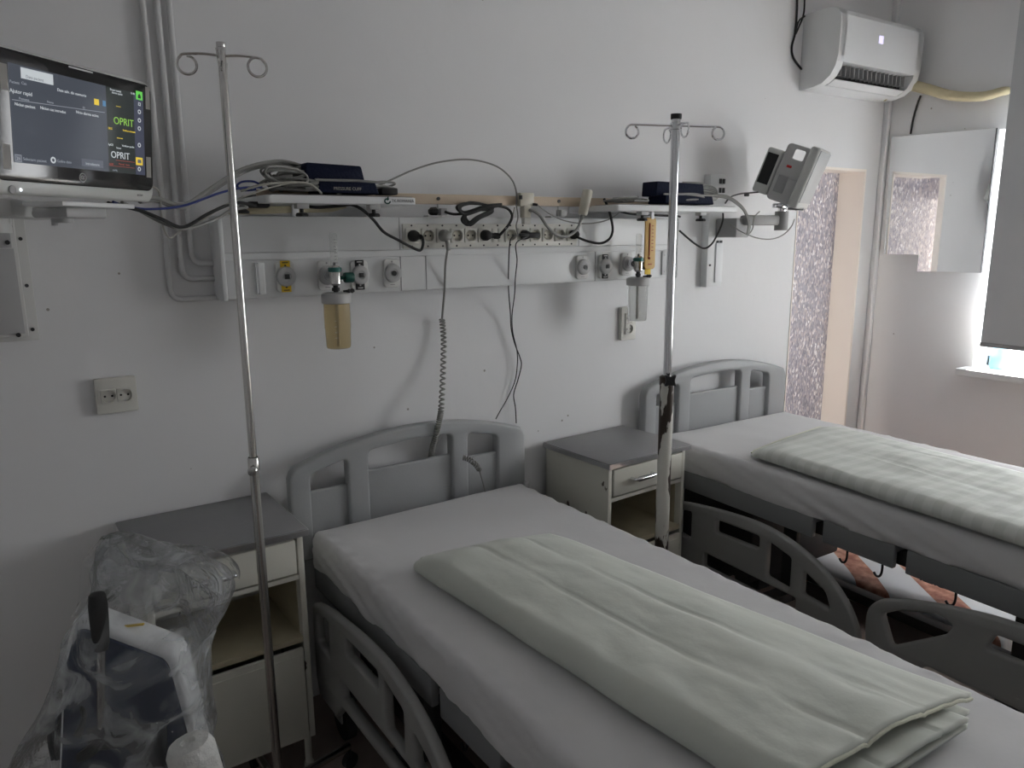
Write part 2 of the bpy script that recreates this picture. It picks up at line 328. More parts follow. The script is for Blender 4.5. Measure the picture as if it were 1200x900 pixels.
        if parent:
            o.parent = parent
            if world and parent.type == 'EMPTY': o.matrix_parent_inverse = parent.matrix_basis.inverted()
        return o

def tag(o, label=None, cat=None, group=None, kind=None):
    if label: o['label'] = label
    if cat: o['category'] = cat
    if group: o['group'] = group
    if kind: o['kind'] = kind
    return o
def thing(name, loc, label, cat, group=None, rz=0.0):
    o = bpy.data.objects.new(name, None); COL.objects.link(o); o.location = loc; o.rotation_euler = (0, 0, rz); o.empty_display_size = 0.05
    return tag(o, label, cat, group)
def struct(name, mb, m, **k):
    o = mb.build(name, m, **k); o['kind'] = 'structure'; return o
def frame(o, u, v, n=None):
    u = Vector(u).normalized(); v = Vector(v).normalized(); n = u.cross(v) if n is None else Vector(n).normalized(); o = Vector(o)
    return Matrix(((u.x, v.x, n.x, o.x), (u.y, v.y, n.y, o.y), (u.z, v.z, n.z, o.z), (0, 0, 0, 1)))
def rrect(x0, y0, x1, y1, r, n=5):
    out = []
    for cx, cy, a0 in ((x1-r, y1-r, 0), (x0+r, y1-r, 90), (x0+r, y0+r, 180), (x1-r, y0+r, 270)):
        for k in range(n+1):
            a = R(a0+90*k/n); out.append((cx+r*math.cos(a), cy+r*math.sin(a)))
    return out
def rpoly(pts, r, n=4):
    """polygon with rounded corners"""
    out = []; m = len(pts); P = [Vector(p) for p in pts]
    for i in range(m):
        a, b, c = P[i-1], P[i], P[(i+1) % m]; d1 = (a-b); d2 = (c-b)
        k = min(r, d1.length*0.45, d2.length*0.45); p = b+d1.normalized()*k; q = b+d2.normalized()*k
        for j in range(n+1):
            t = j/n; out.append(tuple((1-t)**2*p+2*t*(1-t)*b+t*t*q))
    return out
BACKFACE = lambda o: frame(o, (1, 0, 0), (0, 0, 1))     # text and plates that face the room from the back wall (normal -Y)

# ------------------------------------------------------------------ the room
X0, Y0, ZC = -1.35, -2.6, 3.05
RC0, RC1, RCZ, RCD = 3.335, 3.905, 1.975, 2.60            # recess in the back wall
b = MB(); b.mm((X0-.1, Y0-.1, -.1), (RX+.4, WY+.5, 0)); struct('floor', b, 'floor', smooth=False)
b = MB(); b.mm((X0-.1, Y0-.1, ZC), (RX+.4, WY+.5, ZC+.1)); struct('ceiling', b, 'ceil', smooth=False)
b = MB(); b.mm((X0-.1, WY, 0), (3.0, WY+.3, ZC)); b.mm((3.0, WY, 0), (RC0, WY+.03, ZC)); b.mm((3.0, WY+.03, RCZ), (RC0, WY+.3, ZC)); b.mm((RC1, WY, 0), (RX+.3, WY+.3, ZC)); b.mm((RC0, WY, RCZ), (RC1, WY+.3, ZC)); struct('wall_back', b, 'wall', smooth=False)  # unseen hollow left of the recess is added to hold the fill light
b = MB(); ys = [Y0-.1, WIN[1][0], WIN[1][1], WIN[0][0], WIN[0][1], WY]
for k in (0, 2, 4): b.mm((RX, ys[k], 0), (RX+.22, ys[k+1], ZC))
for (y0, y1, z0, z1) in WIN: b.mm((RX, y0, 0), (RX+.22, y1, z0)); b.mm((RX, y0, z1), (RX+.22, y1, ZC))
struct('wall_right', b, 'wall', smooth=False)
b = MB(); b.mm((X0-.1, Y0-.1, 0), (X0, WY, ZC)); struct('wall_left', b, 'wall', smooth=False)
b = MB(); b.mm((X0, Y0-.1, 0), (RX, Y0, ZC)); struct('wall_front', b, 'wall', smooth=False)
# recess lining: cream jambs and head
b = MB(); b.mm((RC1-.012, WY-.003, 0), (RC1, RCD, RCZ)); b.mm((RC0, WY-.003, 0), (RC0+.008, WY+.032, RCZ)); b.mm((RC0, WY-.003, RCZ-.012), (RC1, RCD, RCZ)); struct('trim_1', b, 'jamb', smooth=False)
b = MB(); b.mm((3.0, RCD, 0), (RC1, RCD+.03, RCZ)); d = struct('door_1', b, 'sequin', smooth=False)
b = MB(); b.mm((RX-.03, WY-.03, 0), (RX, WY, ZC), .004); struct('trim_2', b, 'wall', smooth=False)   # cable duct in the corner
# windows
for k, (y0, y1, z0, z1) in enumerate(WIN):
    b = MB(); fx0, fx1 = RX+.142, RX+.20
    for (a, c) in (((fx0, y0, z0), (fx1, y0+.06, z1)), ((fx0, y1-.06, z0), (fx1, y1, z1)), ((fx0, y0, z0), (fx1, y1, z0+.06)), ((fx0, y0, z1-.06), (fx1, y1, z1)), ((fx0, (y0+y1)/2-.04, z0), (fx1, (y0+y1)/2+.04, z1))): b.mm(a, c, .006)
    wi = struct('window_%d' % (k+1), b, 'pvc')
    b = MB(); b.mm((RX+.167, y0+.05, z0+.05), (RX+.175, y1-.05, z1-.05)); b.build('window_pane', 'glass', wi, smooth=False)
    b = MB(); b.mm((RX-.10, y0-.05, z0-.028), (RX+.14, y1+.035, z0+.006), .006); b.build('window_sill', 'white', wi)

# ------------------------------------------------------------------ right wall things
t = thing('roller_blind', (3.965, 1.45, 1.09), 'grey roller blind pulled most of the way down over the window', 'blind')
b = MB(); b.mm((3.963, 1.10, 1.10), (3.967, 1.80, 2.90)); b.build('blind_fabric', 'blind', t, smooth=False)
b = MB(); b.mm((3.957, 1.10, 1.083), (3.973, 1.803, 1.105), .005); b.build('bottom_rail', 'grey', t)
b = MB(); b.cyl((3.99, 1.08, 2.93), (3.99, 1.82, 2.93), .03); b.mm((3.96, 1.80, 2.89), (RX, 1.815, 2.97)); b.mm((3.96, 1.085, 2.89), (RX, 1.10, 2.97)); b.build('roller_tube', 'grey', t)
b = MB(); b.lathe([(0, 0), (.036, 0), (.038, .006), (.038, .11), (.030, .135), (.013, .145), (.013, .16), (.016, .16), (.016, .18), (0, .18)], (4.10, 1.77, .9615)); tag(b.build('plastic_bottle', 'bottleblue'), 'pale blue plastic bottle on the white window sill', 'bottle')
t = thing('wall_mirror', (RX, 2.13, 1.435), 'large frameless mirror with a notched lower corner on the wall beside the window', 'mirror')
mp = [(2.40, 2.145), (1.872, 2.132), (1.868, 1.44), (2.19, 1.435), (2.19, 1.523), (2.385, 1.522)]
b = MB(); b.prism([(RX-.016, y, z) for y, z in mp], (.012, 0, 0)); b.build('mirror_glass', 'mirror', t, smooth=False)
b = MB(); b.tube([(RX-.012, 1.871, 1.44), (RX-.012, 1.874, 2.132)], .005, 6); b.mm((RX-.004, 1.90, 1.46), (RX, 2.15, 2.1)); b.build('mirror_backing', 'dark', t)
# air conditioner
t = thing('air_conditioner', (3.64, WY, 2.32), 'white split air conditioner high on the back wall by the corner', 'air conditioner')
ax0, ax1 = 3.29, 3.99
full = [(2.449, 2.665), (2.31, 2.668), (2.272, 2.655), (2.252, 2.63), (2.247, 2.60), (2.25, 2.45), (2.26, 2.405), (2.285, 2.365), (2.325, 2.338), (2.38, 2.325), (2.449, 2.322)]
notch = [(2.449, 2.665), (2.31, 2.668), (2.272, 2.655), (2.252, 2.63), (2.247, 2.60), (2.25, 2.45), (2.254, 2.425), (2.33, 2.43), (2.355, 2.36), (2.345, 2.333), (2.38, 2.325), (2.449, 2.322)]
b = MB(); b.prism([(ax0+.012, y, z) for y, z in notch], (ax1-ax0-.024, 0, 0)); b.build('casing', 'pvc', t, ang=25)
for xx in (ax0, ax1-.05): b = MB(); b.prism([(xx, y, z) for y, z in full], (.05, 0, 0)); b.build('end_cap', 'white', t, ang=25)
b = MB(); b.mm((ax0+.05, 2.325, 2.362), (ax1-.05, 2.352, 2.428)); b.build('outlet_interior', 'dark', t)
for k in range(16):
    x = ax0+.08+k*.036; b = MB(); b.mm((x, 2.285, 2.372), (x+.004, 2.33, 2.42)); b.build('air_vane', 'grey', t)
b = MB(); b.box((ax0+.35, 2.318, 2.345), (ax1-ax0-.11, .045, .006), .002, mx=Matrix.Rotation(R(-28), 3, 'X')); b.build('louver', 'pvc', t)
b = MB(); b.mm((3.60, 2.2462, 2.535), (3.635, 2.2485, 2.57), .001); b.build('display', 'acled', t)
hs = [aX(1060, 100, 4.0), aX(1085, 104, 4.005), aX(1115, 112, 4.01), aX(1150, 113, 4.015), aX(1175, 107, 4.02)]
b = MB(); b.tube(catmull([(3.92, 2.40, 2.345)]+hs+[(RX+.02, hs[-1].y, hs[-1].z+.005)], 8), lambda q: .030-.012*q, 12); tag(b.build('pipe_insulation', 'hose'), 'yellowed insulated pipe running from the air conditioner along the wall', 'pipe')
b = MB(); b.tube(catmull([aX(1079, 112, 4.035), aX(1075, 122, 4.04), aX(1070, 140, 4.042), aX(1067, 157, 4.044)], 6), .005, 8); tag(b.build('drain_cable', 'rubber'), 'short black cable dropping from the insulated pipe to the mirror', 'cable')
b = MB(); b.tube(catmull([aY(934, -12, 2.442), aY(934, 12, 2.442), aY(932, 38, 2.442), aY(928, 55, 2.442), aY(930, 68, 2.442), aY(940, 82, 2.444)], 8), .005, 8)
b.tube(catmull([aY(943, -12, 2.436), aY(942, 15, 2.436), aY(936, 32, 2.436), aY(932, 40, 2.436), aY(936, 25, 2.43), aY(943, 19, 2.43)], 8), .004, 8)
tag(b.build('power_cable', 'rubber'), 'black cord looping down the wall at the end of the air conditioner', 'cord')

# ------------------------------------------------------------------ gas pipes on the left of the back wall
for k, (xt, zb, lab) in enumerate(((.381, 1.462, 'outermost white gas pipe on the wall, bending lowest into the panel'), (.418, 1.521, 'middle white gas pipe of three on the wall behind the pole'), (.449, 1.566, 'white gas pipe nearest the panel with flaking paint'))):
    yb = WY-.013; r_ = .03
    pts = [(xt, yb, ZC), (xt, yb, zb+r_)]+[(xt+r_-r_*math.cos(a), yb, zb+r_-r_*math.sin(a)) for a in (R(22), R(45), R(68))]+[(xt+r_, yb, zb), (.515, yb, zb)]
    b = MB(); b.tube(pts, .0085, 12); tag(b.build('gas_pipe', 'chippipe' if k != 0 else 'chippipe'), lab, 'pipe', 'white gas pipes running down the wall')

# ------------------------------------------------------------------ bedhead supply unit
UX0, UX1, UF = .508, 2.395, 2.335
t = thing('bedhead_unit', (1.45, WY, 1.46), 'long white medical supply panel with sockets and gas outlets along the back wall', 'supply panel')
b = MB()
b.mm((UX0+.012, UF, 1.598), (UX1-.012, WY, 1.706), .004); b.mm((UX0+.012, UF+.001, 1.460), (UX1-.012, WY, 1.578), .006); b.mm((UX0+.012, UF+.006, 1.57), (UX1-.012, WY, 1.60))
b.mm((UX0+.012, UF-.0006, 1.583), (UX1-.012, UF+.02, 1.596)); b.build('body', 'white', t)
for x in (UX0, UX1-.014):
    b = MB(); b.mm((x, UF-.002, 1.458), (x+.014, WY, 1.708), .004)
    for z in (1.475, 1.69): b.cyl((x+.007, UF-.004, z), (x+.007, UF, z), .0035, 8)
    b.build('end_cap', 'white', t)
for x in (1.085, 1.18, 1.93): b = MB(); b.mm((x, UF-.0008, 1.462), (x+.0025, UF+.004, 1.576)); b.build('panel_seam', 'grey', t)
for x in (1.085, 1.845): b = MB(); b.mm((x, UF-.0008, 1.60), (x+.0025, UF+.004, 1.704)); b.build('panel_seam', 'grey', t)
b = MB(); b.mm((1.095, UF-.008, 1.602), (1.832, UF+.01, 1.684), .003)
b.build('socket_strip', 'ivory', t)
sx = [1.127, 1.187, 1.244, 1.299, 1.354, 1.409, 1.468, 1.523, 1.578, 1.632, 1.688, 1.746, 1.804]; sz = 1.644
def socket_mb(b, x, y, z, r=.0195, fr=.025):
    mx = BACKFACE((x, y, z)); circ = [(r*math.cos(2*math.pi*k/24), r*math.sin(2*math.pi*k/24)) for k in range(24)]
    b.plate(rrect(-fr, -fr, fr, fr, .004), [circ], .008, .001, mx, 'ivory')
    b.lathe([(0, -.003), (r, -.003), (r+.0005, .006)], (x, y, z), (0, -1, 0), 24, 'beige')
    for s_ in (-1, 1): b.cyl((x+s_*.0095, y+.0025, z), (x+s_*.0095, y+.0012, z), .0032, 10, m='black')
    for s_ in (-1, 1): b.box((x, y+.001, z+s_*r*.93), (.006, .005, .003), m='alu')
for k, x in enumerate(sx):
    if k == 6:   # blank module beside the black plug
        b = MB(); b.mm((x-.024, UF-.012, sz-.024), (x-.002, UF-.004, sz+.024), .002); b.mm((x+.002, UF-.012, sz-.024), (x+.024, UF-.004, sz+.024), .002); b.build('blank_cover', 'ivory', t); continue
    b = MB(); socket_mb(b, x, UF-.012, sz); b.build('socket', None, t)
for x in sx:
    for z in (1.609, 1.678): b = MB(); b.cyl((x, UF-.008, z), (x, UF-.0100, z), .0032, 8); b.build('screw', 'dark', t)
def outlet(x, lab=None, z=1.524, hole=True):
    b = MB(); b.plate(rrect(-.029, -.048, .029, .046, .012), [], .012, .003, BACKFACE((x, UF-.004, z)), 'offwhite'); o = b.build('gas_outlet', None, t)
    b = MB(); b.lathe([(0, .0), (.0295, 0), (.031, .004), (.029, .013), (.024, .016), (.014, .016), (.012, .014), (0, .014)], (x, UF-.010, z), (0, -1, 0), 28); b.build('outlet_dial', 'ltgrey', o)
    b = MB()
    if hole == 'sq': b.box((x, UF-.0275, z), (.015, .004, .015), .001)
    else: b.cyl((x, UF-.0245, z), (x, UF-.0285, z), .0085, 16)
    b.build('outlet_port', 'black', o)
    if lab:
        for s_ in (-1, 1):
            b = MB(); b.box((x, UF-.0112, z+s_*.037), (.030, .003, .022), .001); q = b.build('outlet_label', lab, o)
            b = MB()
            b.box((x, UF-.0131, z+s_*.042), (.018, .0008, .003)); b.box((x, UF-.0131, z+s_*.033), (.005, .0008, .005)); b.build('label_print', 'black' if lab == 'yellow' else 'offwhite', o)
    else:
        b = MB(); b.box((x, UF-.0105, z-.038), (.016, .001, .0025)); b.cyl((x, UF-.010, z+.038), (x, UF-.0112, z+.038), .003, 10); b.build('label_print', 'grey', o)
outlet(.694, 'yellow', 1.525, 'sq'); outlet(.826); outlet(.935, 'black', 1.521, 'sq'); outlet(1.05, None, 1.523); outlet(1.86, None, 1.519); outlet(1.973, 'black', 1.518, 'sq'); outlet(2.092, None, 1.525)
for x in (.60, 2.325):
    b = MB(); b.mm((x-.032, UF-.006, 1.472), (x+.024, UF+.002, 1.572), .002); b.mm((x+.004, UF-.016, 1.478), (x+.010, UF-.004, 1.566)); b.mm((x+.010, UF-.018, 1.474), (x+.030, UF-.004, 1.570), .002)
    for z in (1.488, 1.556): b.cyl((x-.018, UF-.006, z), (x-.018, UF-.009, z), .004, 8)
    b.build('accessory_bracket', 'white', t)

# wooden rail above it with hanging clamps
t = thing('wooden_rail', (1.5, 2.31, 1.745), 'narrow raw wood strip fixed above the supply panel between both shelves', 'rail')
b = MB(); b.mm((.62, 2.298, 1.748), (2.30, 2.316, 1.781), .002); b.build('strip', 'wood', t)
for x in (1.215, 1.72):
    b = MB(); b.mm((x-.01, 2.316, 1.757), (x+.01, WY, 1.772)); b.build('wall_bracket', 'alu', t)
    b = MB(); b.cyl((x, 2.299, 1.766), (x, 2.293, 1.766), .006, 10); b.build('bolt', 'dark', t)
    b = MB(); b.mm((x-.002, 2.30, 1.712), (x+.002, 2.303, 1.75)); b.mm((x-.045, 2.285, 1.7065), (x+.006, 2.32, 1.711)); b.mm((x+.003, 2.285, 1.711), (x+.028, 2.32, 1.735), .003); k = b.build('clamp', 'ltgrey', t)
    if x < 1.5:
        b = MB(); b.lathe([(0, 0), (.010, 0), (.013, .004), (.012, .024), (.007, .03), (0, .03)], (x-.004, 2.30, 1.724), (-1, 0, 0), 14, dis=lambda q, z: 1+.12*(q % 2)); b.build('clamp_knob', 'black', k)

# ------------------------------------------------------------------ equipment shelves
def shelf(x0, x1, yf, z0, z1, label, logo):
    t = thing('equipment_shelf', ((x0+x1)/2, WY, z0), label, 'shelf', 'white equipment shelves above the supply panel')
    b = MB()
    b.plate(rpoly([(x0, yf), (x1, yf), (x1, WY-.002), (x0, WY-.002)], .018, 6), [], z1-z0-.006, .003, Matrix.Translation((0, 0, (z0+z1)/2-.003))); b.build('tray', 'white', t)
    b = MB(); b.mm((x0+.01, 2.326, z1-.0005), (x1-.005, WY-.004, z1+.003)); b.mm((x0+.02, yf+.012, z1-.007), (x1-.01, 2.33, z1-.003)); b.build('mat', 'grey', t)
    for s_ in (.24, .72):
        x = x0+(x1-x0)*s_
        b = MB(); b.mm((x-.018, yf+.02, z0-.014), (x+.018, yf+.05, z0+.002), .002); k = b.build('clamp', 'ltgrey', t)
        b = MB(); b.cyl((x, yf+.035, z0-.012), (x, yf+.035, z0-.026), .006, 10); b.lathe([(0, 0), (.016, 0), (.018, .004), (.015, .010), (0, .012)], (x, yf+.035, z0-.036), (0, 0, 1), 12, dis=lambda q, z: 1+.15*(q % 2)); b.build('clamp_knob', 'black', k)
    if logo:
        cx = aY(454, 234, yf).x
        b = MB(); b.tube([(cx+.009*math.cos(a), yf-.0006, 1.748+.007*math.sin(a)) for a in [R(60+k*30) for k in range(11)]], .0022, 6); b.tube([(cx, yf-.0006, 1.750), (cx+.003, yf-.0006, 1.762)], .002, 6); b.build('emblem', 'green', t)
        b = MB(); b.text('TK.ROMANIA', BACKFACE((cx+.013, yf-.0004, 1.749)), .0125, None, .0002); b.build('lettering', 'dark', t)
    return t
shelf(.600, 1.063, 2.15, 1.738, 1.766, 'white equipment shelf heaped with cables and blue cuff beside the left pole', True)
shelf(1.876, 2.545, 2.15, 1.729, 1.757, 'white equipment shelf behind the far pole holding a blue cuff', False)

# ------------------------------------------------------------------ gas flowmeters with humidifier bottles
def humidifier(x, yb, jarmat, capmat, label, ztop=1.655, knob='green'):
    t = thing('oxygen_humidifier', (x, yb, 1.30), label, 'humidifier', 'flowmeters with bottles on the supply panel')
    b = MB(); b.cyl((x-.005, UF-.026, 1.526), (x-.005, yb+.012, 1.526), .012, 16); b.lathe([(.019, 0), (.019, .012)], (x-.005, UF-.040, 1.526), (0, -1, 0), 20); b.build('probe', 'chrome', t)
    b = MB(); b.lathe([(0, 0), (.012, 0), (.018, .006), (.018, .055), (.013, .062), (0, .062)], (x, yb, 1.495), (0, 0, 1), 20); b.build('valve_body', 'steel', t)
    b = MB(); b.lathe([(.019, 0), (.021, .002), (.021, .012), (.018, .014)], (x, yb, 1.537), (0, 0, 1), 20); b.build('valve_ring', 'teal', t)
    b = MB(); b.cyl((x+.016, yb, 1.518), (x+.034, yb, 1.518), .006, 10); b.lathe([(0, 0), (.015, 0), (.016, .004), (.016, .026), (.014, .029), (0, .029)], (x+.03, yb, 1.518), (1, 0, 0), 18, dis=lambda q, z: 1+.05*(q % 2)); b.build('control_knob', knob, t)
    b = MB(); b.lathe([(.009, 0), (.0115, .004), (.0115, ztop-1.555), (.009, ztop-1.550), (0, ztop-1.550)], (x, yb, 1.55), (0, 0, 1), 18); tu = b.build('flow_tube', 'clear', t)
    b = MB()
    for k in range(8): b.box((x, yb-.0116, 1.565+k*.010), (.007, .0006, .0010))
    b.cyl((x, yb, 1.55), (x, yb, 1.566), .0035, 8); b.build('scale_marks', 'dark', tu)
    b = MB(); b.cyl((x, yb, 1.470), (x, yb, 1.497), .008, 12); b.lathe([(.012, 0), (.012, .010)], (x, yb, 1.478), (0, 0, 1), 6); b.cyl((x+.02, yb-.01, 1.474), (x+.05, yb-.02, 1.478), .0055, 10); b.lathe([(0.006, 0), (.008, .004), (.005, .008), (.008, .012), (.004, .02), (0, .02)], (x+.034, yb-.0145, 1.476), (.95, -.3, .1), 10); b.build('hose_nozzle', 'dark', t)
    b = MB(); b.lathe([(0, .034), (.03, .034), (.044, .030), (.046, .026), (.046, .002), (.044, 0), (.040, 0)], (x, yb, 1.440), (0, 0, 1), 32); b.build('jar_lid', capmat, t)
    b = MB(); b.lathe([(.040, .146), (.041, .10), (.0405, .095), (.0405, .065), (.0395, .062), (.038, .008), (.035, .002), (0, 0), (0, .003), (.033, .005), (.036, .010), (.0385, .146)], (x, yb, 1.297), (0, 0, 1), 32); j = b.build('jar', jarmat, t)
    b = MB(); b.cyl((x, yb, 1.31), (x, yb, 1.44), .004, 8)
    for z in (1.335, 1.352, 1.37, 1.388): b.box((x-.018, yb-.0362, z), (.010, .0008, .0014))
    b.build('dip_tube', 'ivory', j)
    return t
humidifier(.829, 2.262, 'amber', 'ltgrey', 'oxygen humidifier with yellowed empty jar behind the left pole')
humidifier(2.094, 2.262, 'clear', 'ltgrey', 'oxygen humidifier with clear jar below the hanging yellow thermometer', 1.645, 'black')
# thermometer hanging from the right shelf
t = thing('wall_thermometer', (2.09, 2.2, 1.49), 'ochre yellow thermometer board hanging under the right shelf', 'thermometer')
b = MB(); b.plate(rrect(2.062, 1.508, 2.118, 1.706, .014), [], .006, .0015, frame((0, 2.195, 0), (1, 0, 0), (0, 0, 1))); b.build('board', 'thermo', t)
b = MB(); b.cyl((2.084, 2.190, 1.56), (2.084, 2.190, 1.685), .0022, 8); b.lathe([(0, 0), (.005, .004), (.005, .008), (0, .012)], (2.084, 2.190, 1.545), (0, 0, 1), 10); b.build('capillary', 'red', t)
b = MB()
for k in range(8): b.box((2.100, 2.1915, 1.58+k*.0135), (.010, .0008, .0028))
b.box((2.09, 2.1915, 1.527), (.02, .0008, .004)); b.build('scale_print', 'red', t)
b = MB(); b.box((2.098, 2.195, 1.715), (.016, .008, .030), .002); b.build('hanger_clip', 'pvc', t)
b = MB(); b.box((2.084, 2.197, 1.498), (.030, .004, .022), .001); b.build('yellow_tag', 'yellow', t)

# ------------------------------------------------------------------ sockets on the wall
def wall_socket(x0, z0, x1, z1, vert, label):
    t = thing('wall_socket', ((x0+x1)/2, WY, z0), label, 'wall socket', 'double sockets on the back wall')
    b = MB(); b.plate(rrect(x0, z0, x1, z1, .006), [], .020, .003, frame((0, WY-.010, 0), (1, 0, 0), (0, 0, 1))); b.build('cover_plate', 'ivory', t)
    cx, cz = (x0+x1)/2, (z0+z1)/2
    for s_ in (-1, 1):
        px, pz = (cx, cz+s_*.024) if vert else (cx+s_*.021, cz)
        b = MB(); socket_mb(b, px, WY-.022, pz, .018, .0205 if not vert else .0225); b.build('socket', None, t)
wall_socket(.152, 1.140, .262, 1.245, False, 'ivory double socket on the bare wall to the left of the near pole')
wall_socket(2.160, 1.19, 2.245, 1.335, True, 'ivory double socket below the clear humidifier jar, one above the other')

# ------------------------------------------------------------------ monitor arms
t = thing('monitor_mount', (-.02, WY, 1.36), 'white wall channel and arm carrying the lit monitor on the left', 'monitor arm')
b = MB(); b.mm((-.115, WY-.008, 1.37), (.036, WY, 1.83), .002); b.mm((-.10, WY-.05, 1.385), (.012, WY-.006, 1.83), .004); b.build('wall_channel', 'offwhite', t)
b = MB(); b.mm((-.095, WY-.054, 1.395), (.004, WY-.048, 1.62), .001); b.mm((-.10, WY-.056, 1.622), (.0, WY-.050, 1.66), .001); b.build('channel_cover', 'ltgrey', t)
b = MB()
for z in (1.40, 1.52, 1.645): b.cyl((.022, WY-.008, z), (.022, WY-.013, z), .005, 10)
b.cyl((-.008, WY-.056, 1.636), (-.008, WY-.060, 1.636), .006, 10); b.cyl((-.012, WY-.05, 1.392), (-.012, WY-.057, 1.392), .006, 10); b.build('bolt', 'dark', t)
b = MB(); b.text('GCX', BACKFACE((-.048, WY-.0515, 1.685)), .026); b.build('lettering', 'dark', t)
MC = Vector((.134, 1.792, 1.725))     # monitor, bottom centre of its front
b = MB(); b.box((-.03, 2.30, 1.700), (.075, .26, .055), .012); b.box((.035, 2.10, 1.712), (.06, .28, .042), .012, mx=Matrix.Rotation(R(-22), 3, 'Z')); b.cyl((-.03, 2.19, 1.66), (-.03, 2.19, 1.735), .036, 24); b.build('arm_link', 'offwhite', t)
b = MB(); b.cyl((.10, 1.95, 1.68), (.10, 1.95, 1.715), .022, 20); b.cyl((.05, 2.0, 1.70), (.16, 1.91, 1.70), .008, 10); b.box((.115, 1.925, 1.700), (.11, .09, .022), .004, mx=Matrix.Rotation(R(42), 3, 'Z')); b.cyl((.085, 1.97, 1.70), (.085, 1.97, 1.674), .006); b.build('tilt_head', 'ltgrey', t)
b = MB(); b.cyl((.165, 1.93, 1.69), (.165, 1.93, 1.70), .014, 18); b.cyl((.165, 1.93, 1.70), (.165, 1.93, 1.712), .006, 10); b.build('release_knob', 'chrome', t)
b = MB(); b.box((.135, 1.885, 1.7155), (.20, .10, .010), .002, mx=Matrix.Rotation(R(42.5), 3, 'Z')); b.build('mounting_plate', 'white', t)

# ------------------------------------------------------------------ lit patient monitor
mu = Vector((.738, .676, 0)).normalized(); tl = R(-5)
mn0 = Vector((mu.y, -mu.x, 0)); mv = (Vector((0, 0, 1))*math.cos(tl) - mn0*math.sin(tl)).normalized(); mn = mu.cross(mv)
def muv(px, py, off=0.0):
    d = ray(px, py); o = MC+mn*off; k = (o-CAM_POS).dot(mn)/d.dot(mn); p = CAM_POS+d*k-o; return p.dot(mu), p.dot(mv)
_u, _ = muv(179, 165); _, vt = muv(95, 76); _, vb = muv(95, 233); HW = _u
FM = frame(MC, mu, mv)
def M3(u, v, n=0.0): return FM @ Matrix.Translation((u, v, n))
t = thing('patient_monitor', MC, 'lit widescreen patient monitor reading OPRIT on the left wall arm', 'monitor')
b = MB(); b.plate(rrect(-HW, vb, HW, vt, .022), [], .05, .008, M3(0, 0, -.025)); b.plate(rrect(-HW+.03, vb+.02, HW-.03, vt-.03, .02), [], .05, .012, M3(0, 0, -.065)); b.build('casing', 'medbody', t)
_, bzb = muv(95, 218)
b = MB(); b.plate(rrect(-HW+.006, bzb, HW-.006, vt-.006, .018), [], .004, .001, M3(0, 0, .001)); bz = b.build('bezel', 'bezel', t)
def quad(px0, py0, px1, py1, n, th=.0006):
    u0, v0 = muv(px0, py0); u1, v1 = muv(px1, py1); return u0, v1, u1, v0
u0, _ = muv(12, 150); u1, _ = muv(167, 150); ud, _ = muv(124, 150); us, _ = muv(156, 150); _, st = muv(95, 94); _, sb = muv(95, 198)
b = MB(); b.prism([M3(x, y, .0032) @ Vector() for x, y in ((u0, sb), (ud, sb), (ud, st), (u0, st))], mn*.0004, 'scr'); b.prism([M3(x, y, .0032) @ Vector() for x, y in ((ud, sb), (us, sb), (us, st), (ud, st))], mn*.0004, 'scrdark'); b.prism([M3(x, y, .0032) @ Vector() for x, y in ((us, sb), (u1, sb), (u1, st), (us, st))], mn*.0004, 'scrside'); sc = b.build('screen', None, t, smooth=False)
def txt(b, s_, px, py, size, m=None, align='LEFT'): u, v = muv(px, py); b.text(s_, M3(u, v, .0040), size, m, .0002, align)
def rect(b, px0, py0, px1, py1, m=None, n=.0038):
    ua, va = muv(px0, (py0+py1)/2); ub, vb_ = muv(px1, (py0+py1)/2); cx = (px0+px1)/2
    _, v1 = muv(cx, py0); _, v0 = muv(cx, py1); b.prism([M3(x, y, n) @ Vector() for x, y in ((ua, v0), (ub, v0), (ub, v1), (ua, v1))], mn*.0003, m)
b = MB(); txt(b, 'OPRIT', 131, 141, .021, 'lgreen'); txt(b, 'EKG', 125, 150, .006, 'lyellow'); txt(b, 'Verificare derivatii', 142, 152.5, .005, 'lyellow'); txt(b, '---', 134, 123.5, .014, 'lyellow'); txt(b, '---', 135, 160.5, .018, 'lyellow'); b.build('green_readout', None, sc, smooth=False)
b = MB(); txt(b, 'OPRIT', 128, 181, .0195, 'lwhite'); txt(b, 'SpO2', 125, 169, .006, 'lwhite'); txt(b, 'Verificare proba', 141, 170.5, .0055, 'lwhite'); txt(b, 'Senzor', 134.5, 173, .005, 'lwhite'); txt(b, 'Eroare modul', 127, 104.5, .0055, 'lwhite'); txt(b, 'alarme oprite', 129, 108, .0055, 'lwhite'); txt(b, '12:40', 151, 109, .0055, 'lwhite'); b.build('white_readout', None, sc, smooth=False)
b = MB(); rect(b, 134, 188.5, 156, 189.2, 'lred'); rect(b, 126, 195, 156, 195.6, 'lred'); txt(b, 'NIBP', 126, 192, .006, 'lred'); txt(b, 'Manual  Auto', 137, 192, .006, 'lred'); txt(b, 'mmHg', 130, 199, .005, 'lgrey'); b.build('red_readout', None, sc, smooth=False)
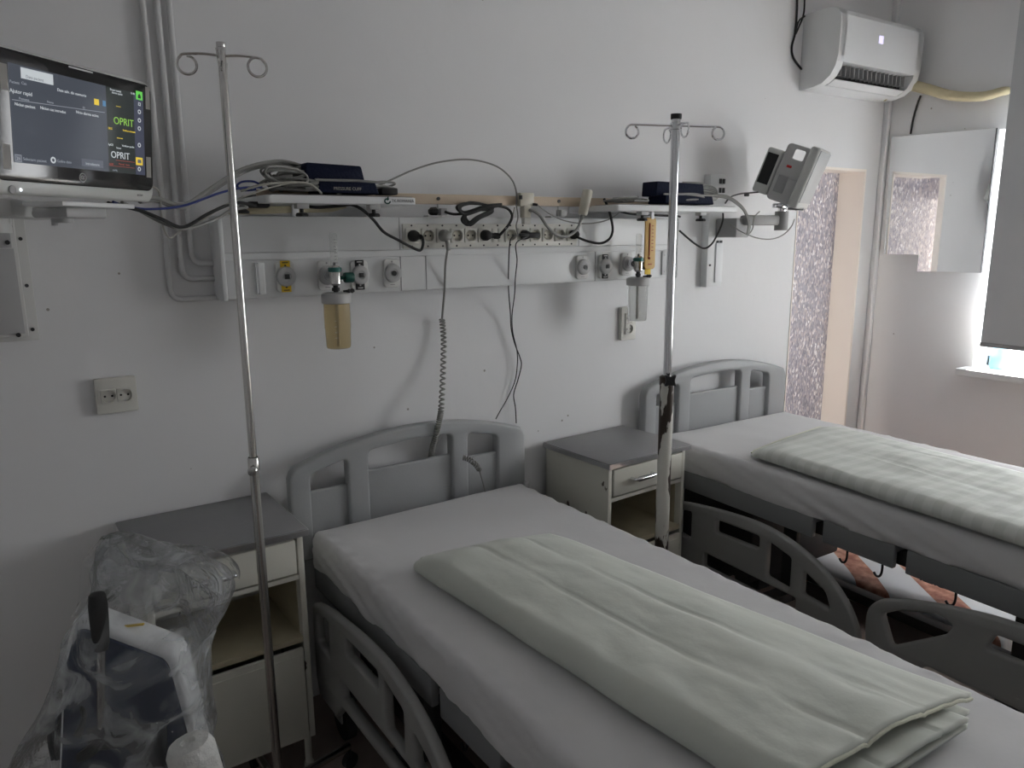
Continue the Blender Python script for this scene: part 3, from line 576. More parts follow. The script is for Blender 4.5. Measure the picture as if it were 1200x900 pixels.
b = MB(); rect(b, 22.5, 83, 60, 95.5, 'lwhite'); txt(b, 'Date pacient', 28, 89.5, .0075, 'lbtn'); txt(b, 'Pacient', 9, 95, .007, 'lgrey'); txt(b, 'Caz', 23, 97, .007, 'lgrey'); txt(b, 'Ajutor rapid', 9, 105.5, .0095, 'lwhite'); txt(b, 'Date salv. din memorie', 65, 105, .0075, 'lwhite'); txt(b, 'Prenume', 20, 115, .006, 'lgrey'); txt(b, 'Nume', 53, 119, .006, 'lgrey'); txt(b, 'ID', 95, 126, .006, 'lgrey'); txt(b, 'Niciun pacient', 15, 121.5, .0075, 'lwhite'); txt(b, 'Niciun caz introdus', 45, 126, .0075, 'lwhite'); txt(b, 'Nicio alarma activa', 87, 131, .0075, 'lwhite')
ua, va = muv(12, 116.5); ub, vb_ = muv(121, 131.8); b.prism([M3(x, y, .0038) @ Vector() for x, y in ((ua, va-.0006), (ub, vb_-.0006), (ub, vb_+.0006), (ua, va+.0006))], mn*.0003, 'lgrey')
rect(b, 108.5, 116, 114, 123, 'lyellow'); rect(b, 118.5, 118, 122, 124.5, 'lblue'); rect(b, 94, 187, 119, 195.5, 'lbtn'); txt(b, 'Introducere', 98.5, 191.5, .0075, 'lwhite'); rect(b, 15.5, 181, 23.5, 189.5, 'lgrey', .0036); rect(b, 16.3, 181.8, 22.7, 188.7, 'lbtn', .0039); txt(b, '2h', 17, 185.5, .0085, 'lwhite'); txt(b, 'Selectare pacient', 25, 186, .0075, 'lgrey'); txt(b, 'Golire date', 65, 188.5, .0075, 'lgrey')
uu, vv = muv(60.5, 187.5); b.lathe([(.0032, 0), (.0062, 0), (.0062, .0003), (.0032, .0003)], M3(uu, vv, .0038) @ Vector(), mn, 12, 'lwhite'); b.build('patient_page', None, sc, smooth=False)
b = MB(); rect(b, 157.5, 107, 165, 117, 'lgreen2'); rect(b, 157.5, 184.5, 165.3, 193.5, 'lyellow'); rect(b, 159.5, 187, 163.5, 191, 'lbtn', .0042)
u, v = muv(161.3, 113.5); b.prism([M3(u+x, v+y, .0042) @ Vector() for x, y in ((-.004, -.003), (.004, -.003), (.004, .002), (0, .007), (-.004, .002))], mn*.0003, 'scrdark')
for py in (122, 131, 141, 150.5, 170, 198):
    u, v = muv(161.5, py); b.lathe([(.0028, 0), (.0048, 0), (.0048, .0003), (.0028, .0003)], M3(u, v, .0038) @ Vector(), mn, 10 if py != 122 else 4, 'lwhite')
b.build('menu_icons', None, sc, smooth=False)
for a0, a1, c0, c1 in ((169, 102, 174, 128), (170, 184, 175.5, 208), (-2, 74, 7, 105), (2, 169, 11, 198)): b = MB(); rect(b, a0, a1, c0, c1, None, .0030); b.build('bezel_tab', 'tab', bz, smooth=False)
b = MB(); uu, vv = muv(95.5, 208); b.lathe([(.0075, 0), (.009, 0), (.009, .0006), (.0075, .0006)], M3(uu, vv, .0032) @ Vector(), mn, 24); b.text('GE', M3(uu, vv, .0034), .009, None, .0003, 'CENTER'); b.build('emblem', 'ltgrey', bz, smooth=False)
b = MB(); rect(b, 79, 80.5, 107, 82.5, None, .003); b.build('handle_slot', 'ltgrey', bz, smooth=False)
b = MB(); uu, vv = muv(14, 222); b.lathe([(0, .001), (.007, .001), (.008, 0)], M3(uu, vv, .001) @ Vector(), mn, 18); b.build('power_button', 'grey', t)
b = MB(); uu, vv = muv(24, 222.5); b.lathe([(0, .001), (.0022, .001), (.003, 0)], M3(uu, vv, .001) @ Vector(), mn, 10); b.build('status_lamp', 'led', t)
b = MB(); txt(b, 'B155M', 159, 228.5, .006); b.build('lettering', 'dark', t, smooth=False)

# ------------------------------------------------------------------ monitor and arm on the right
t = thing('monitor_mount', (2.70, WY, 1.40), 'white wall channel and arm holding the tilted monitor behind the far pole', 'monitor arm')
b = MB(); b.mm((2.655, WY-.04, 1.40), (2.755, WY, 1.905), .003); b.build('wall_channel', 'white', t)
b = MB(); b.mm((2.705, WY-.046, 1.42), (2.752, WY-.038, 1.60), .002); b.build('channel_cover', 'pvc', t)
b = MB()
for z in (1.60, 1.875, 1.835): b.mm((2.710, WY-.044, z-.011), (2.724, WY-.036, z+.011)); b.mm((2.732, WY-.044, z-.011), (2.746, WY-.036, z+.011))
b.cyl((2.672, WY-.04, 1.50), (2.672, WY-.044, 1.50), .005, 8); b.build('slot', 'dark', t)
b = MB(); b.mm((2.70, 2.29, 1.625), (2.79, WY-.038, 1.71), .008); b.box((2.85, 2.275, 1.70), (.22, .05, .045), .010, mx=Matrix.Rotation(R(-8), 3, 'Z')); b.cyl((2.955, 2.25, 1.655), (2.955, 2.25, 1.74), .03, 20); b.build('arm_link', 'grey', t)
b = MB(); b.cyl((2.955, 2.25, 1.735), (2.955, 2.25, 1.775), .018, 14); b.box((2.965, 2.25, 1.765), (.09, .06, .02), .004); b.cyl((2.93, 2.20, 1.75), (2.96, 2.14, 1.745), .007, 8); b.build('tilt_head', 'chrome', t)
# tilted monitor: screen looks down the room and slightly to the floor
sd = Vector((.40, -.917, 0)).normalized(); si = Vector((.917, .40, 0)).normalized(); th = R(20)
su = (Vector((0, 0, 1))*math.cos(th)+sd*math.sin(th)).normalized(); sn = (sd*math.cos(th)-Vector((0, 0, 1))*math.sin(th)).normalized()
SO = Vector((2.975, 2.24, 1.778))
FM2 = frame(SO, -si, su, sn) if False else Matrix(((si.x, su.x, sn.x, SO.x), (si.y, su.y, sn.y, SO.y), (si.z, su.z, sn.z, SO.z), (0, 0, 0, 1)))
def S3(a, b_, c): return FM2 @ Vector((a, b_, c))
t = thing('patient_monitor', SO, 'grey patient monitor seen from its side, tilted above the far shelf', 'monitor')
r2 = FM2.to_3x3()
b = MB(); b.box(S3(-.025, .125, .055), (.22, .265, .045), .012, 3, r2); b.build('front_casing', 'medbody', t)
b = MB(); b.box(S3(-.025, .135, .0775), (.204, .226, .004), .001, 1, r2); b.build('screen', 'glarescreen', t)
SM = lambda a: FM2 @ Matrix.Translation((a, 0, 0)) @ Matrix(((0, 0, 1, 0), (0, 1, 0, 0), (1, 0, 0, 0), (0, 0, 0, 1)))
b = MB(); b.plate(rrect(-.075, -.005, .035, .178, .018), [], .19, .006, SM(-.005)); b.build('rear_casing', 'ltgrey', t)
b = MB(); b.plate(rrect(-.072, .10, .036, .245, .018), [rrect(-.035, .185, .014, .228, .008)], .022, .005, SM(-.091)); b.build('carry_handle', 'ltgrey', t)
b = MB(); b.box(S3(-.01, .105, -.115), (.16, .20, .075), .012, 3, r2); mo = b.build('parameter_module', 'medbody', t)
b = MB(); b.box(S3(-.0905, .115, -.118), (.004, .135, .050), .001, 1, r2); b.build('connector_panel', 'black', mo)
b = MB(); b.box(S3(-.101, .15, -.03), (.006, .012, .024), .003, 2, r2); b.build('release_button', 'redlight', t)
b = MB(); b.box(S3(-.101, .07, -.035), (.004, .075, .045), .01, 2, r2); b.build('battery_door', 'grey', t)

# ------------------------------------------------------------------ cables and cuffs
def cable(name, segs, r, m, label, cat='cable', n=9, extra=None, seg=8):
    b = MB()
    for pts in segs: b.tube(catmull(pts, n), r, seg)
    if extra: extra(b)
    return tag(b.build(name, m), label, cat)
A = aY
cable('monitor_cable', [[(.27, 1.99, 1.74), A(183, 232, 2.05), A(215, 240, 2.10), A(245, 222, 2.16), A(285, 198, 2.2), A(325, 189, 2.24), A(352, 194, 2.28), A(372, 203, 2.30), A(385, 207, 2.32)], [(.265, 2.0, 1.73), A(183, 235, 2.06), A(215, 243, 2.11), A(245, 226, 2.17), A(287, 201, 2.21), A(326, 192, 2.25), A(352, 197, 2.29), A(370, 206, 2.31)]], .0055, 'cablegrey', 'thick grey double cable arching from the lit monitor up to the cuff')
cable('sensor_cable', [[(.20, 1.92, 1.725), A(150, 242, 1.98), A(175, 245, 2.02), A(215, 241, 2.07), A(258, 226, 2.12), A(285, 220, 2.17), A(306, 219, 2.2), A(298, 213, 2.2), A(284, 213, 2.2), A(278, 218, 2.2), A(286, 223, 2.2), A(300, 222, 2.2)]], .0030, 'blue', 'thin blue cable sagging from the lit monitor to the shelf')
cable('power_cable', [[(.19, 1.92, 1.722), A(165, 247, 2.0), A(190, 257, 2.03), A(215, 266, 2.07), A(245, 250, 2.11), A(275, 238, 2.14), A(300, 241, 2.18)]], .0045, 'rubber', 'black cable hanging in a low bow between lit monitor and shelf')
cable('earth_cable', [[(.22, 1.94, 1.725), A(160, 245, 2.02), A(190, 261, 2.05), A(216, 268, 2.08), A(250, 258, 2.12), A(272, 246, 2.16), A(290, 243, 2.20)]], .0040, 'cablegrey', 'grey cable bowed just under the black one beside the left pole')
cable('thin_lead', [[(.285, 1.975, 1.765), A(186, 224, 2.05), A(189, 248, 2.06), A(191, 265, 2.07), A(199, 279, 2.08), A(212, 270, 2.09), A(240, 256, 2.12), A(268, 238, 2.13), A(310, 222, 2.16), A(345, 214, 2.18), A(365, 218, 2.19), A(375, 226, 2.2)]], .0022, 'cablebeige', 'thin beige lead with a knot hanging lowest left of the pole')
# coiled heap of leads on the left shelf
def heap(b, cx, cy, z, n, rx, ry, rz, r, sd_):
    rn = random.Random(sd_)
    for k in range(n):
        a0 = rn.uniform(0, 6.28); ex = rn.uniform(.65, 1.1); ez = rn.uniform(.3, 1.0); dx = rn.uniform(-.03, .03); pts = []
        for q in range(9):
            a = a0+q*.62*1.15
            pts.append((cx+dx+rx*ex*math.cos(a), cy+ry*ex*math.sin(a), z+r+rz*ez*(.55+.45*math.sin(a*1.0+k))))
        b.tube(catmull(pts, 6), r, 7)
b = MB(); heap(b, .72, 2.26, 1.770, 9, .095, .07, .055, .0042, 3)
for k in range(7): b.tube(catmull([A(395-4*k, 196+3*k, 2.27), A(370-3*k, 193+3.5*k, 2.26), A(345-2*k, 198+3*k, 2.25), A(328-k, 210+1.5*k, 2.24), A(336, 216+k, 2.23), A(360, 214+1.2*k, 2.22), A(384, 219+.5*k, 2.21)], 8), .0042, 7)
rn = random.Random(31)
for k in range(9):
    cx_, cy_, w_, h_, yy = 343+rn.uniform(-8, 8), 208+rn.uniform(-3, 4), rn.uniform(20, 34), rn.uniform(7, 12), 2.19+.012*k
    b.tube(catmull([A(cx_+w_*math.cos(a+rn.uniform(-.15, .15))-4*math.sin(a), cy_-h_*math.sin(a)+.12*w_*math.cos(a), yy+.012*math.sin(2*a)) for a in [6.28*q/9 for q in range(9)]], 6, True), .0036, 7, closed=True)
tag(b.build('lead_bundle', 'cablegrey'), 'heap of coiled grey leads on the left shelf next to the cuff', 'leads')
cable('front_lead', [[A(282, 224, 2.18), A(305, 217, 2.17), A(335, 214, 2.17), A(360, 215, 2.17), A(372, 222, 2.17), A(377, 227, 2.175)]], .0036, 'cablebeige', 'pale lead arched along the front of the left shelf')
def cuff(x0, x1, y, z, label, txt_, fl=1, lean=0):
    t = thing('pressure_cuff', ((x0+x1)/2, y, z), label, 'cuff', 'navy blood pressure cuffs on the shelves')
    def pad(xa, xb, za, zb, ya, yb):
        b = MB(); P = [(xa, za), (xb, za-.001), (xb-.012+lean, zb), (xa+.004, zb+.004)]
        b.plate(rpoly([(p[0], p[1]) for p in P], .006, 4), [], yb-ya, .004, frame((0, (ya+yb)/2, 0), (1, 0, 0), (0, 0, 1))); return b
    pad(x0+.03, x1-.01, z+.0005, z+.034, y-.05, y+.05).build('lower_fold', 'navy', t)
    pad(x0, x1-.045, z+.030, z+.082, y-.03, y+.055).build('upper_fold', 'navy', t)
    if txt_:
        b = MB(); b.text(txt_, BACKFACE((x0+.075, y-.0505, z+.013)), .0125, None, .0003); b.build('lettering', 'lgrey' if False else 'cablebeige', t, smooth=False)
    b = MB(); b.tube([(x0+.02, y-.052, z+.036), (x0+.08, y-.052, z+.0365), (x0+.15, y-.053, z+.0375), (x1+.01, y-.045, z+.034)], .0038, 8); b.build('cuff_hose', 'cablegrey', t)
    return t
cuff(.735, .965, 2.235, 1.770, 'navy folded blood pressure cuff lying on the left shelf', 'PRESSURE CUFF')
cable('flat_lead', [[A(395, 227, 2.2), A(420, 221, 2.21), A(445, 218, 2.23), A(462, 221, 2.25), A(448, 224, 2.27), A(425, 226, 2.3)], [A(430, 215, 2.25), A(450, 213, 2.25), A(463, 215, 2.26), A(452, 219, 2.28), A(430, 218, 2.3)]], .0036, 'cablegrey', 'grey lead end looped flat at the right end of the left shelf')
b = MB(); p = A(459, 224, 2.22); b.box((p.x-.01, 2.24, 1.781), (.055, .06, .021), .004); tag(b.build('lead_connector', 'black'), 'small black connector block at the right end of the left shelf', 'connector')
cable('looping_lead', [[A(440, 219, 2.28), A(460, 210, 2.28), A(485, 199, 2.28), A(515, 190, 2.28), A(550, 187, 2.28), A(580, 194, 2.28), A(598, 208, 2.28), A(605, 224, 2.285), A(605, 240, 2.285)]], .0030, 'cablegrey', 'thin grey lead arching high over the wall from shelf to beige box')
# under the left shelf
b = MB()
for k in range(4): b.tube(catmull([A(268, 246+k*1.2, 2.26), A(300, 244+k*1.8, 2.25), A(345, 243+k*1.6, 2.25), A(385, 244+k, 2.25), A(405, 242, 2.25)], 8), .0045, 7)
p = A(345, 245, 2.25); tag(b.build('tube_bundle', 'shelfin'), 'yellowed tubes strapped beneath the left shelf', 'tubes')
b = MB(); b.box((p.x, 2.25, p.z-.002), (.020, .024, .040), .003); tag(b.build('cable_strap', 'pvc'), 'white strap holding the tubes up under the left shelf', 'strap')
b = MB(); p = A(302, 240, 2.24); b.plate(rrect(-.032, -.009, .032, .009, .009), [], .014, .003, BACKFACE((p.x, 2.235, p.z))); p = A(288, 248, 2.2); b.lathe([(0, 0), (.018, 0), (.02, .005), (.01, .012), (.008, .022), (0, .022)], (p.x, 2.235, p.z-.004), (0, 0, 1), 14); tag(b.build('inline_plug', 'black'), 'black adaptor tucked below the left shelf by the pole', 'plug')
# plugs and cords along the socket strip
def plug_front(b, x, z, m=None, r=.019):
    b.lathe([(0, 0), (r*.7, 0), (r, .004), (r, .016), (r*.8, .03), (r*.45, .036), (0, .037)], (x, UF-.012, z), (0, -1, 0), 18, m)
PY = UF-.040
b = MB(); plug_front(b, 1.127, sz); p = Vector((1.127, PY+.01, sz)); b.cyl(p, p+Vector((.020, -.008, -.004)), .009, 10)
b.tube(catmull([p+Vector((.012, -.006, -.002)), A(494, 277, 2.28), A(496, 285, 2.27), A(493, 293, 2.27), A(485, 291, 2.26), A(468, 282, 2.25), A(450, 272, 2.24), A(438, 258, 2.23), A(425, 246, 2.22), A(412, 240, 2.22), A(400, 241, 2.23), A(375, 243, 2.24), A(360, 242, 2.25)], 9), .0048, 8)
tag(b.build('mains_cord', 'rubber'), 'black cord from the leftmost socket curving up to the left shelf', 'cord')
b = MB(); plug_front(b, 1.244, sz, r=.021)
b.tube([(1.244, PY+.006, sz-.008), (1.246, PY, sz-.03), (1.248, PY, sz-.05)], .007, 10)
pts = [(1.247, PY, sz-.04), A(522, 310, 2.31), A(521, 340, 2.34), A(519, 362, 2.38), A(518, 374, 2.42)]
b.tube(catmull(pts, 8), .004, 8)
ctr = catmull([A(518, 374, 2.42), A(520, 400, 2.415), A(519, 440, 2.39), A(517, 478, 2.350), A(515, 492, 2.348), A(511, 510, 2.365), A(507, 524, 2.405), A(505, 536, 2.424)], 40)
def coil(b, ctr, turns, rad, r):
    n = len(ctr); pts = []; N_ = turns*10
    for k in range(N_+1):
        f = k/N_*(n-1); i = min(int(f), n-2); c = ctr[i].lerp(ctr[i+1], f-i); d = (ctr[i+1]-ctr[i]).normalized()
        u = d.orthogonal().normalized(); v = d.cross(u); a = 2*math.pi*k/10; pts.append(c+(u*math.cos(a)+v*math.sin(a))*rad)
    b.tube(pts, r, 6)
coil(b, ctr, 46, .0085, .0034)
tag(b.build('coiled_cord', 'cablegrey'), 'grey spiral cord hanging from a grey plug behind the near headboard', 'cord')
b = MB(); coil(b, catmull([A(543, 536, 2.345), A(551, 539, 2.33), A(558, 545, 2.325), A(562, 551, 2.325)], 30), 10, .0085, .003); b.tube(catmull([A(562, 551, 2.325), A(565, 562, 2.325), A(568, 574, 2.32), A(569, 582, 2.31)], 8), .0028, 8); tag(b.build('coiled_cord', 'cablegrey'), 'short grey spiral cord end lying over the near headboard panel', 'cord')
# coil of black cord hung on the strip
b = MB(); plug_front(b, 1.409, sz); p = Vector((1.409, PY+.01, sz)); b.cyl(p, p+Vector((.05, -.006, -.003)), .009, 10); b.cyl(p+Vector((.03, -.004, -.002)), p+Vector((.045, -.006, -.003)), .011, 10)
b.tube(catmull([p+Vector((.045, -.006, -.003)), A(588, 273, 2.28), A(597, 262, 2.27), A(600, 252, 2.27), A(594, 244, 2.28), A(582, 241, 2.28)], 9), .0048, 8)
for k in range(6):
    rn = random.Random(k+20); dx, dy = rn.uniform(-3, 3), rn.uniform(-2, 2)
    b.tube(catmull([A(585+dx, 240+dy*.5, 2.28-.004*k), A(565+dx, 243+dy, 2.27-.003*k), A(545, 250+dy, 2.27-.003*k), A(537+dx, 243, 2.27-.003*k), A(548+dx, 238+dy*.5, 2.275), A(568, 240, 2.27), A(575+dx, 246+dy, 2.27), A(560+dx, 254+dy, 2.26), A(549+dx, 262+dy, 2.265), A(543+dx, 256+dy, 2.27), A(550, 248, 2.265), A(572, 244+dy, 2.26)], 7), .0042, 7)
b.tube(catmull([A(521, 248, 2.285), A(532, 251, 2.28), A(548, 250, 2.275)], 6), .0045, 8)
tag(b.build('mains_cord', 'rubber'), 'black cord tied in a tangled bunch above the socket strip', 'cord')
# beige junction box and its handset
t = thing('call_box', (1.545, 2.29, 1.68), 'beige call box hooked over the wooden rail', 'call box')
b = MB(); b.mm((1.530, 2.270, 1.745), (1.590, 2.298, 1.792), .004); b.mm((1.545, 2.268, 1.705), (1.575, 2.298, 1.75), .004); b.build('housing', 'beige', t)
b = MB(); b.mm((1.549, 2.272, 1.682), (1.577, 2.294, 1.708), .003); b.build('plug_socket', 'ivory', t)
b = MB(); b.box((1.530, 2.268, 1.775), (.010, .008, .014), .001); b.cyl((1.583, 2.27, 1.752), (1.597, 2.26, 1.750), .005, 8); b.build('screw', 'black', t)
b = MB(); b.tube(catmull([(1.576, 2.276, 1.725), A(622, 246, 2.26), A(632, 252, 2.25), A(641, 265, 2.245), A(652, 275, 2.245), A(664, 277, 2.245), A(675, 270, 2.25), A(681, 258, 2.26), A(682, 252, 2.265)], 9), .0055, 10); b.build('handset_cord', 'cablegrey') if False else None
ha = aY(682.5, 252, 2.265); hb_ = aY(689, 223, 2.265)
t = thing('call_handset', ha, 'cream cylindrical call handset propped upright on its grey cord', 'handset')
b2 = MB(); d_ = (hb_-ha).normalized(); L_ = (hb_-ha).length; b2.lathe([(0, 0), (.014, 0), (.0185, .006), (.0195, L_-.004), (.0175, L_), (.013, L_), (.012, L_-.004), (0, L_-.004)], ha, d_, 22); b2.build('grip', 'beige', t)
b.build('cord', 'cablegrey', t)
cable('thin_lead', [[(1.60, 2.262, 1.750), A(640, 248, 2.27), A(660, 258, 2.27), A(685, 262, 2.27), A(708, 259, 2.26), A(722, 252, 2.25), A(730, 244, 2.26)]], .0024, 'cablegrey', 'thin grey lead sagging behind the handset to the right shelf')
b = MB(); plug_front(b, 1.804, sz, r=.017); b.tube(catmull([(1.806, PY+.01, sz), A(677, 278, 2.28), A(690, 283, 2.27), A(704, 285, 2.26), A(714, 280, 2.25), A(718, 270, 2.24), A(716, 255, 2.24), A(712, 242, 2.25), A(708, 233, 2.27)], 9), .0048, 8); tag(b.build('mains_cord', 'rubber'), 'black cord from the rightmost socket looping up to the wooden rail', 'cord')
b = MB(); plug_front(b, 1.578, sz, r=.017); b.box((1.60, PY-.004, sz-.001), (.05, .018, .020), .005); b.box((1.560, PY-.004, sz+.0), (.045, .016, .012), .004)
b.tube(catmull([(1.545, PY-.004, sz), A(600, 278, 2.285), A(597, 290, 2.30), A(596, 315, 2.32), A(596, 340, 2.36), A(598, 365, 2.41), A(599, 385, 2.425), A(603, 402, 2.43), A(609, 418, 2.43), A(611, 428, 2.432), A(607, 445, 2.434), A(602, 462, 2.434), A(604, 478, 2.434), A(605, 496, 2.434)], 8), .0022, 6)
b.tube(catmull([(1.572, PY-.012, sz-.006), A(605, 285, 2.28), A(606, 305, 2.30), A(604, 325, 2.32), A(603, 345, 2.36), A(600, 370, 2.41), A(601, 390, 2.42), A(606, 412, 2.425), A(606, 430, 2.428), A(603, 448, 2.43), A(594, 468, 2.434), A(587, 480, 2.434), A(581, 491, 2.434)], 8), .0022, 6)
tag(b.build('charger_cable', 'black'), 'twin thin black cords dangling from a plug to behind the near headboard', 'cord')
cable('charger_lead', [[A(605, 240, 2.283), A(607, 254, 2.28), A(605, 265, 2.28), A(607, 275, 2.275)], [A(603, 243, 2.28), A(599, 260, 2.275), A(592, 268, 2.27)]], .0024, 'cablegrey', 'pair of short thin leads dropping from beige box to the socket strip')
# right shelf leads
cuff(2.14, 2.46, 2.25, 1.761, 'navy folded blood pressure cuff on the right shelf behind the far pole', None)
b = MB(); heap(b, 2.33, 2.27, 1.762, 7, .12, .07, .045, .0042, 11); heap(b, 2.00, 2.24, 1.762, 4, .08, .05, .02, .004, 5)
for k in range(5): b.tube(catmull([A(800, 214+3*k, 2.27), A(820, 215+3*k, 2.26), A(838, 221+2*k, 2.25), A(838, 230+k, 2.24), A(820, 233, 2.22)], 8), .0042, 7)
tag(b.build('lead_bundle', 'cablegrey'), 'bundle of grey leads on the right shelf beside the navy cuff', 'leads')
for k in range(1):
    b = MB()
    for j in range(3): b.tube(catmull([A(835, 228+j, 2.24), A(853, 230+j*1.5, 2.22), A(868, 240+j*1.5, 2.21), A(876-j, 252, 2.20), A(879-j, 264, 2.20), A(877-j, 275, 2.21)], 8), .0036, 7)
    b.tube(catmull([A(877, 275, 2.21), A(882, 268, 2.22), A(884, 255, 2.23), A(890, 248, 2.24)], 6), .003, 7)
    tag(b.build('monitor_cable', 'cablegrey'), 'grey leads drooping over the end of the right shelf', 'cable')
cable('sensor_cable', [[A(855, 262, 2.26), A(870, 272, 2.24), A(888, 279, 2.22), A(905, 280, 2.21), A(918, 275, 2.2), A(927, 266, 2.2), A(931, 257, 2.21)]], .0028, 'cablegrey', 'thin grey cable swinging below the tilted monitor')
b = MB(); b.tube(catmull([A(850, 238, 2.24), A(856, 231, 2.26), A(868, 227, 2.28), A(880, 226, 2.30), A(890, 225, 2.31)], 8), .0035, 8); p = A(875, 228, 2.29); b.box(p, (.022, .014, .016), .003); tag(b.build('signal_cable', 'dark'), 'dark cable with a square plug joining shelf and tilted monitor', 'cable')
cable('power_cable', [[(2.39, 2.33, 1.655), A(805, 278, 2.36), A(815, 286, 2.37), A(825, 291, 2.37), A(834, 286, 2.36), A(842, 272, 2.35), A(847, 258, 2.35), A(847, 247, 2.35)], [A(716, 244, 2.26), A(735, 250, 2.26), A(760, 252, 2.26), A(790, 253, 2.27), A(797, 254, 2.28)]], .0042, 'rubber', 'black cable hanging in a loop under the right shelf')

# ------------------------------------------------------------------ bedside cabinets
def make_cabinet(label):
    t = thing('bedside_cabinet', (0, 0, 0), label, 'cabinet', 'bedside cabinets between the beds')
    W, D, H = .43, .37, .785
    b = MB()
    for s_ in (-1, 1):
        x = s_*W/2
        b.mm((x-s_*.018, -D, .12), (x, 0, H), .002)
    b.mm((-W/2, -.012, .12), (W/2, 0, H)); b.mm((-W/2+.01, -D+.004, .12), (W/2-.01, -.005, .14)); b.mm((-W/2+.01, -D+.002, .648), (W/2-.01, -.005, .662))
    b.build('carcass', 'creamchip', t, False)
    b = MB(); b.mm((-W/2+.012, -D+.002, .445), (W/2-.012, -.01, .462)); b.mm((-W/2+.0185, -D+.03, .462), (-W/2+.020, -.012, .645)); b.mm((W/2-.020, -D+.03, .462), (W/2-.0185, -.012, .645)); b.build('shelf', 'shelfin', t, False)
    b = MB(); b.mm((-W/2-.012, -D-.016, H), (W/2+.012, .004, H+.022), .003); b.build('top', 'laminate', t, False)
    b = MB(); e = .0125+W/2
    b.mm((-e-.001, -D-.018, H+.001), (e+.001, -D-.0155, H+.019)); b.mm((-e-.0015, -D-.016, H+.001), (-e, .004, H+.019)); b.mm((e, -D-.016, H+.001), (e+.0015, .004, H+.019)); b.build('edge_strip', 'alu', t, False)
    b = MB(); b.mm((-W/2+.024, -D-.006, .670), (W/2-.024, -D+.25, .775), .004); dr = b.build('drawer', 'cream', t, False)
    def handle(z, xc):
        b = MB(); b.tube(catmull([(xc-.055, -D-.004, z), (xc-.055, -D-.028, z), (xc-.04, -D-.034, z), (xc+.04, -D-.034, z), (xc+.055, -D-.028, z), (xc+.055, -D-.004, z)], 5), .006, 10); b.mm((xc-.045, -D-.036, z-.010), (xc+.045, -D-.030, z+.010), .003); return b
    handle(.726, -.045).build('handle', 'chrome', dr, False)
    b = MB(); b.mm((-W/2+.022, -D-.008, .135), (W/2-.022, -D+.006, .430), .004); b.mm((-W/2+.04, -D-.0095, .155), (W/2-.04, -D-.007, .41), .001); dd = b.build('door', 'cream', t, False)
    for sx_ in (-1, 1):
        for sy in (0, 1):
            b = MB(); x = sx_*(W/2-.02); y = -.02-sy*(D-.04); b.cyl((x, y, 0.02), (x, y, .125), .011, 12); b.cyl((x, y, 0), (x, y, .025), .015, 12, m=None); b.build('leg', 'cream', t, False)
    return t
def copy_tree(o, parent=None):
    c = o.copy(); COL.objects.link(c)
    if parent: c.parent = parent
    for ch in list(o.children): copy_tree(ch, c)
    return c
cab = make_cabinet('cream metal cabinet with grey top behind the plastic bagged machine')
cab2 = copy_tree(cab); cab2['label'] = 'cream metal cabinet with grey top between the two beds'
cab.location = (.392, 2.437, 0); cab.rotation_euler = (0, 0, R(1.8))
cab2.location = (1.962, 2.425, 0); cab2.rotation_euler = (0, 0, R(3.4))

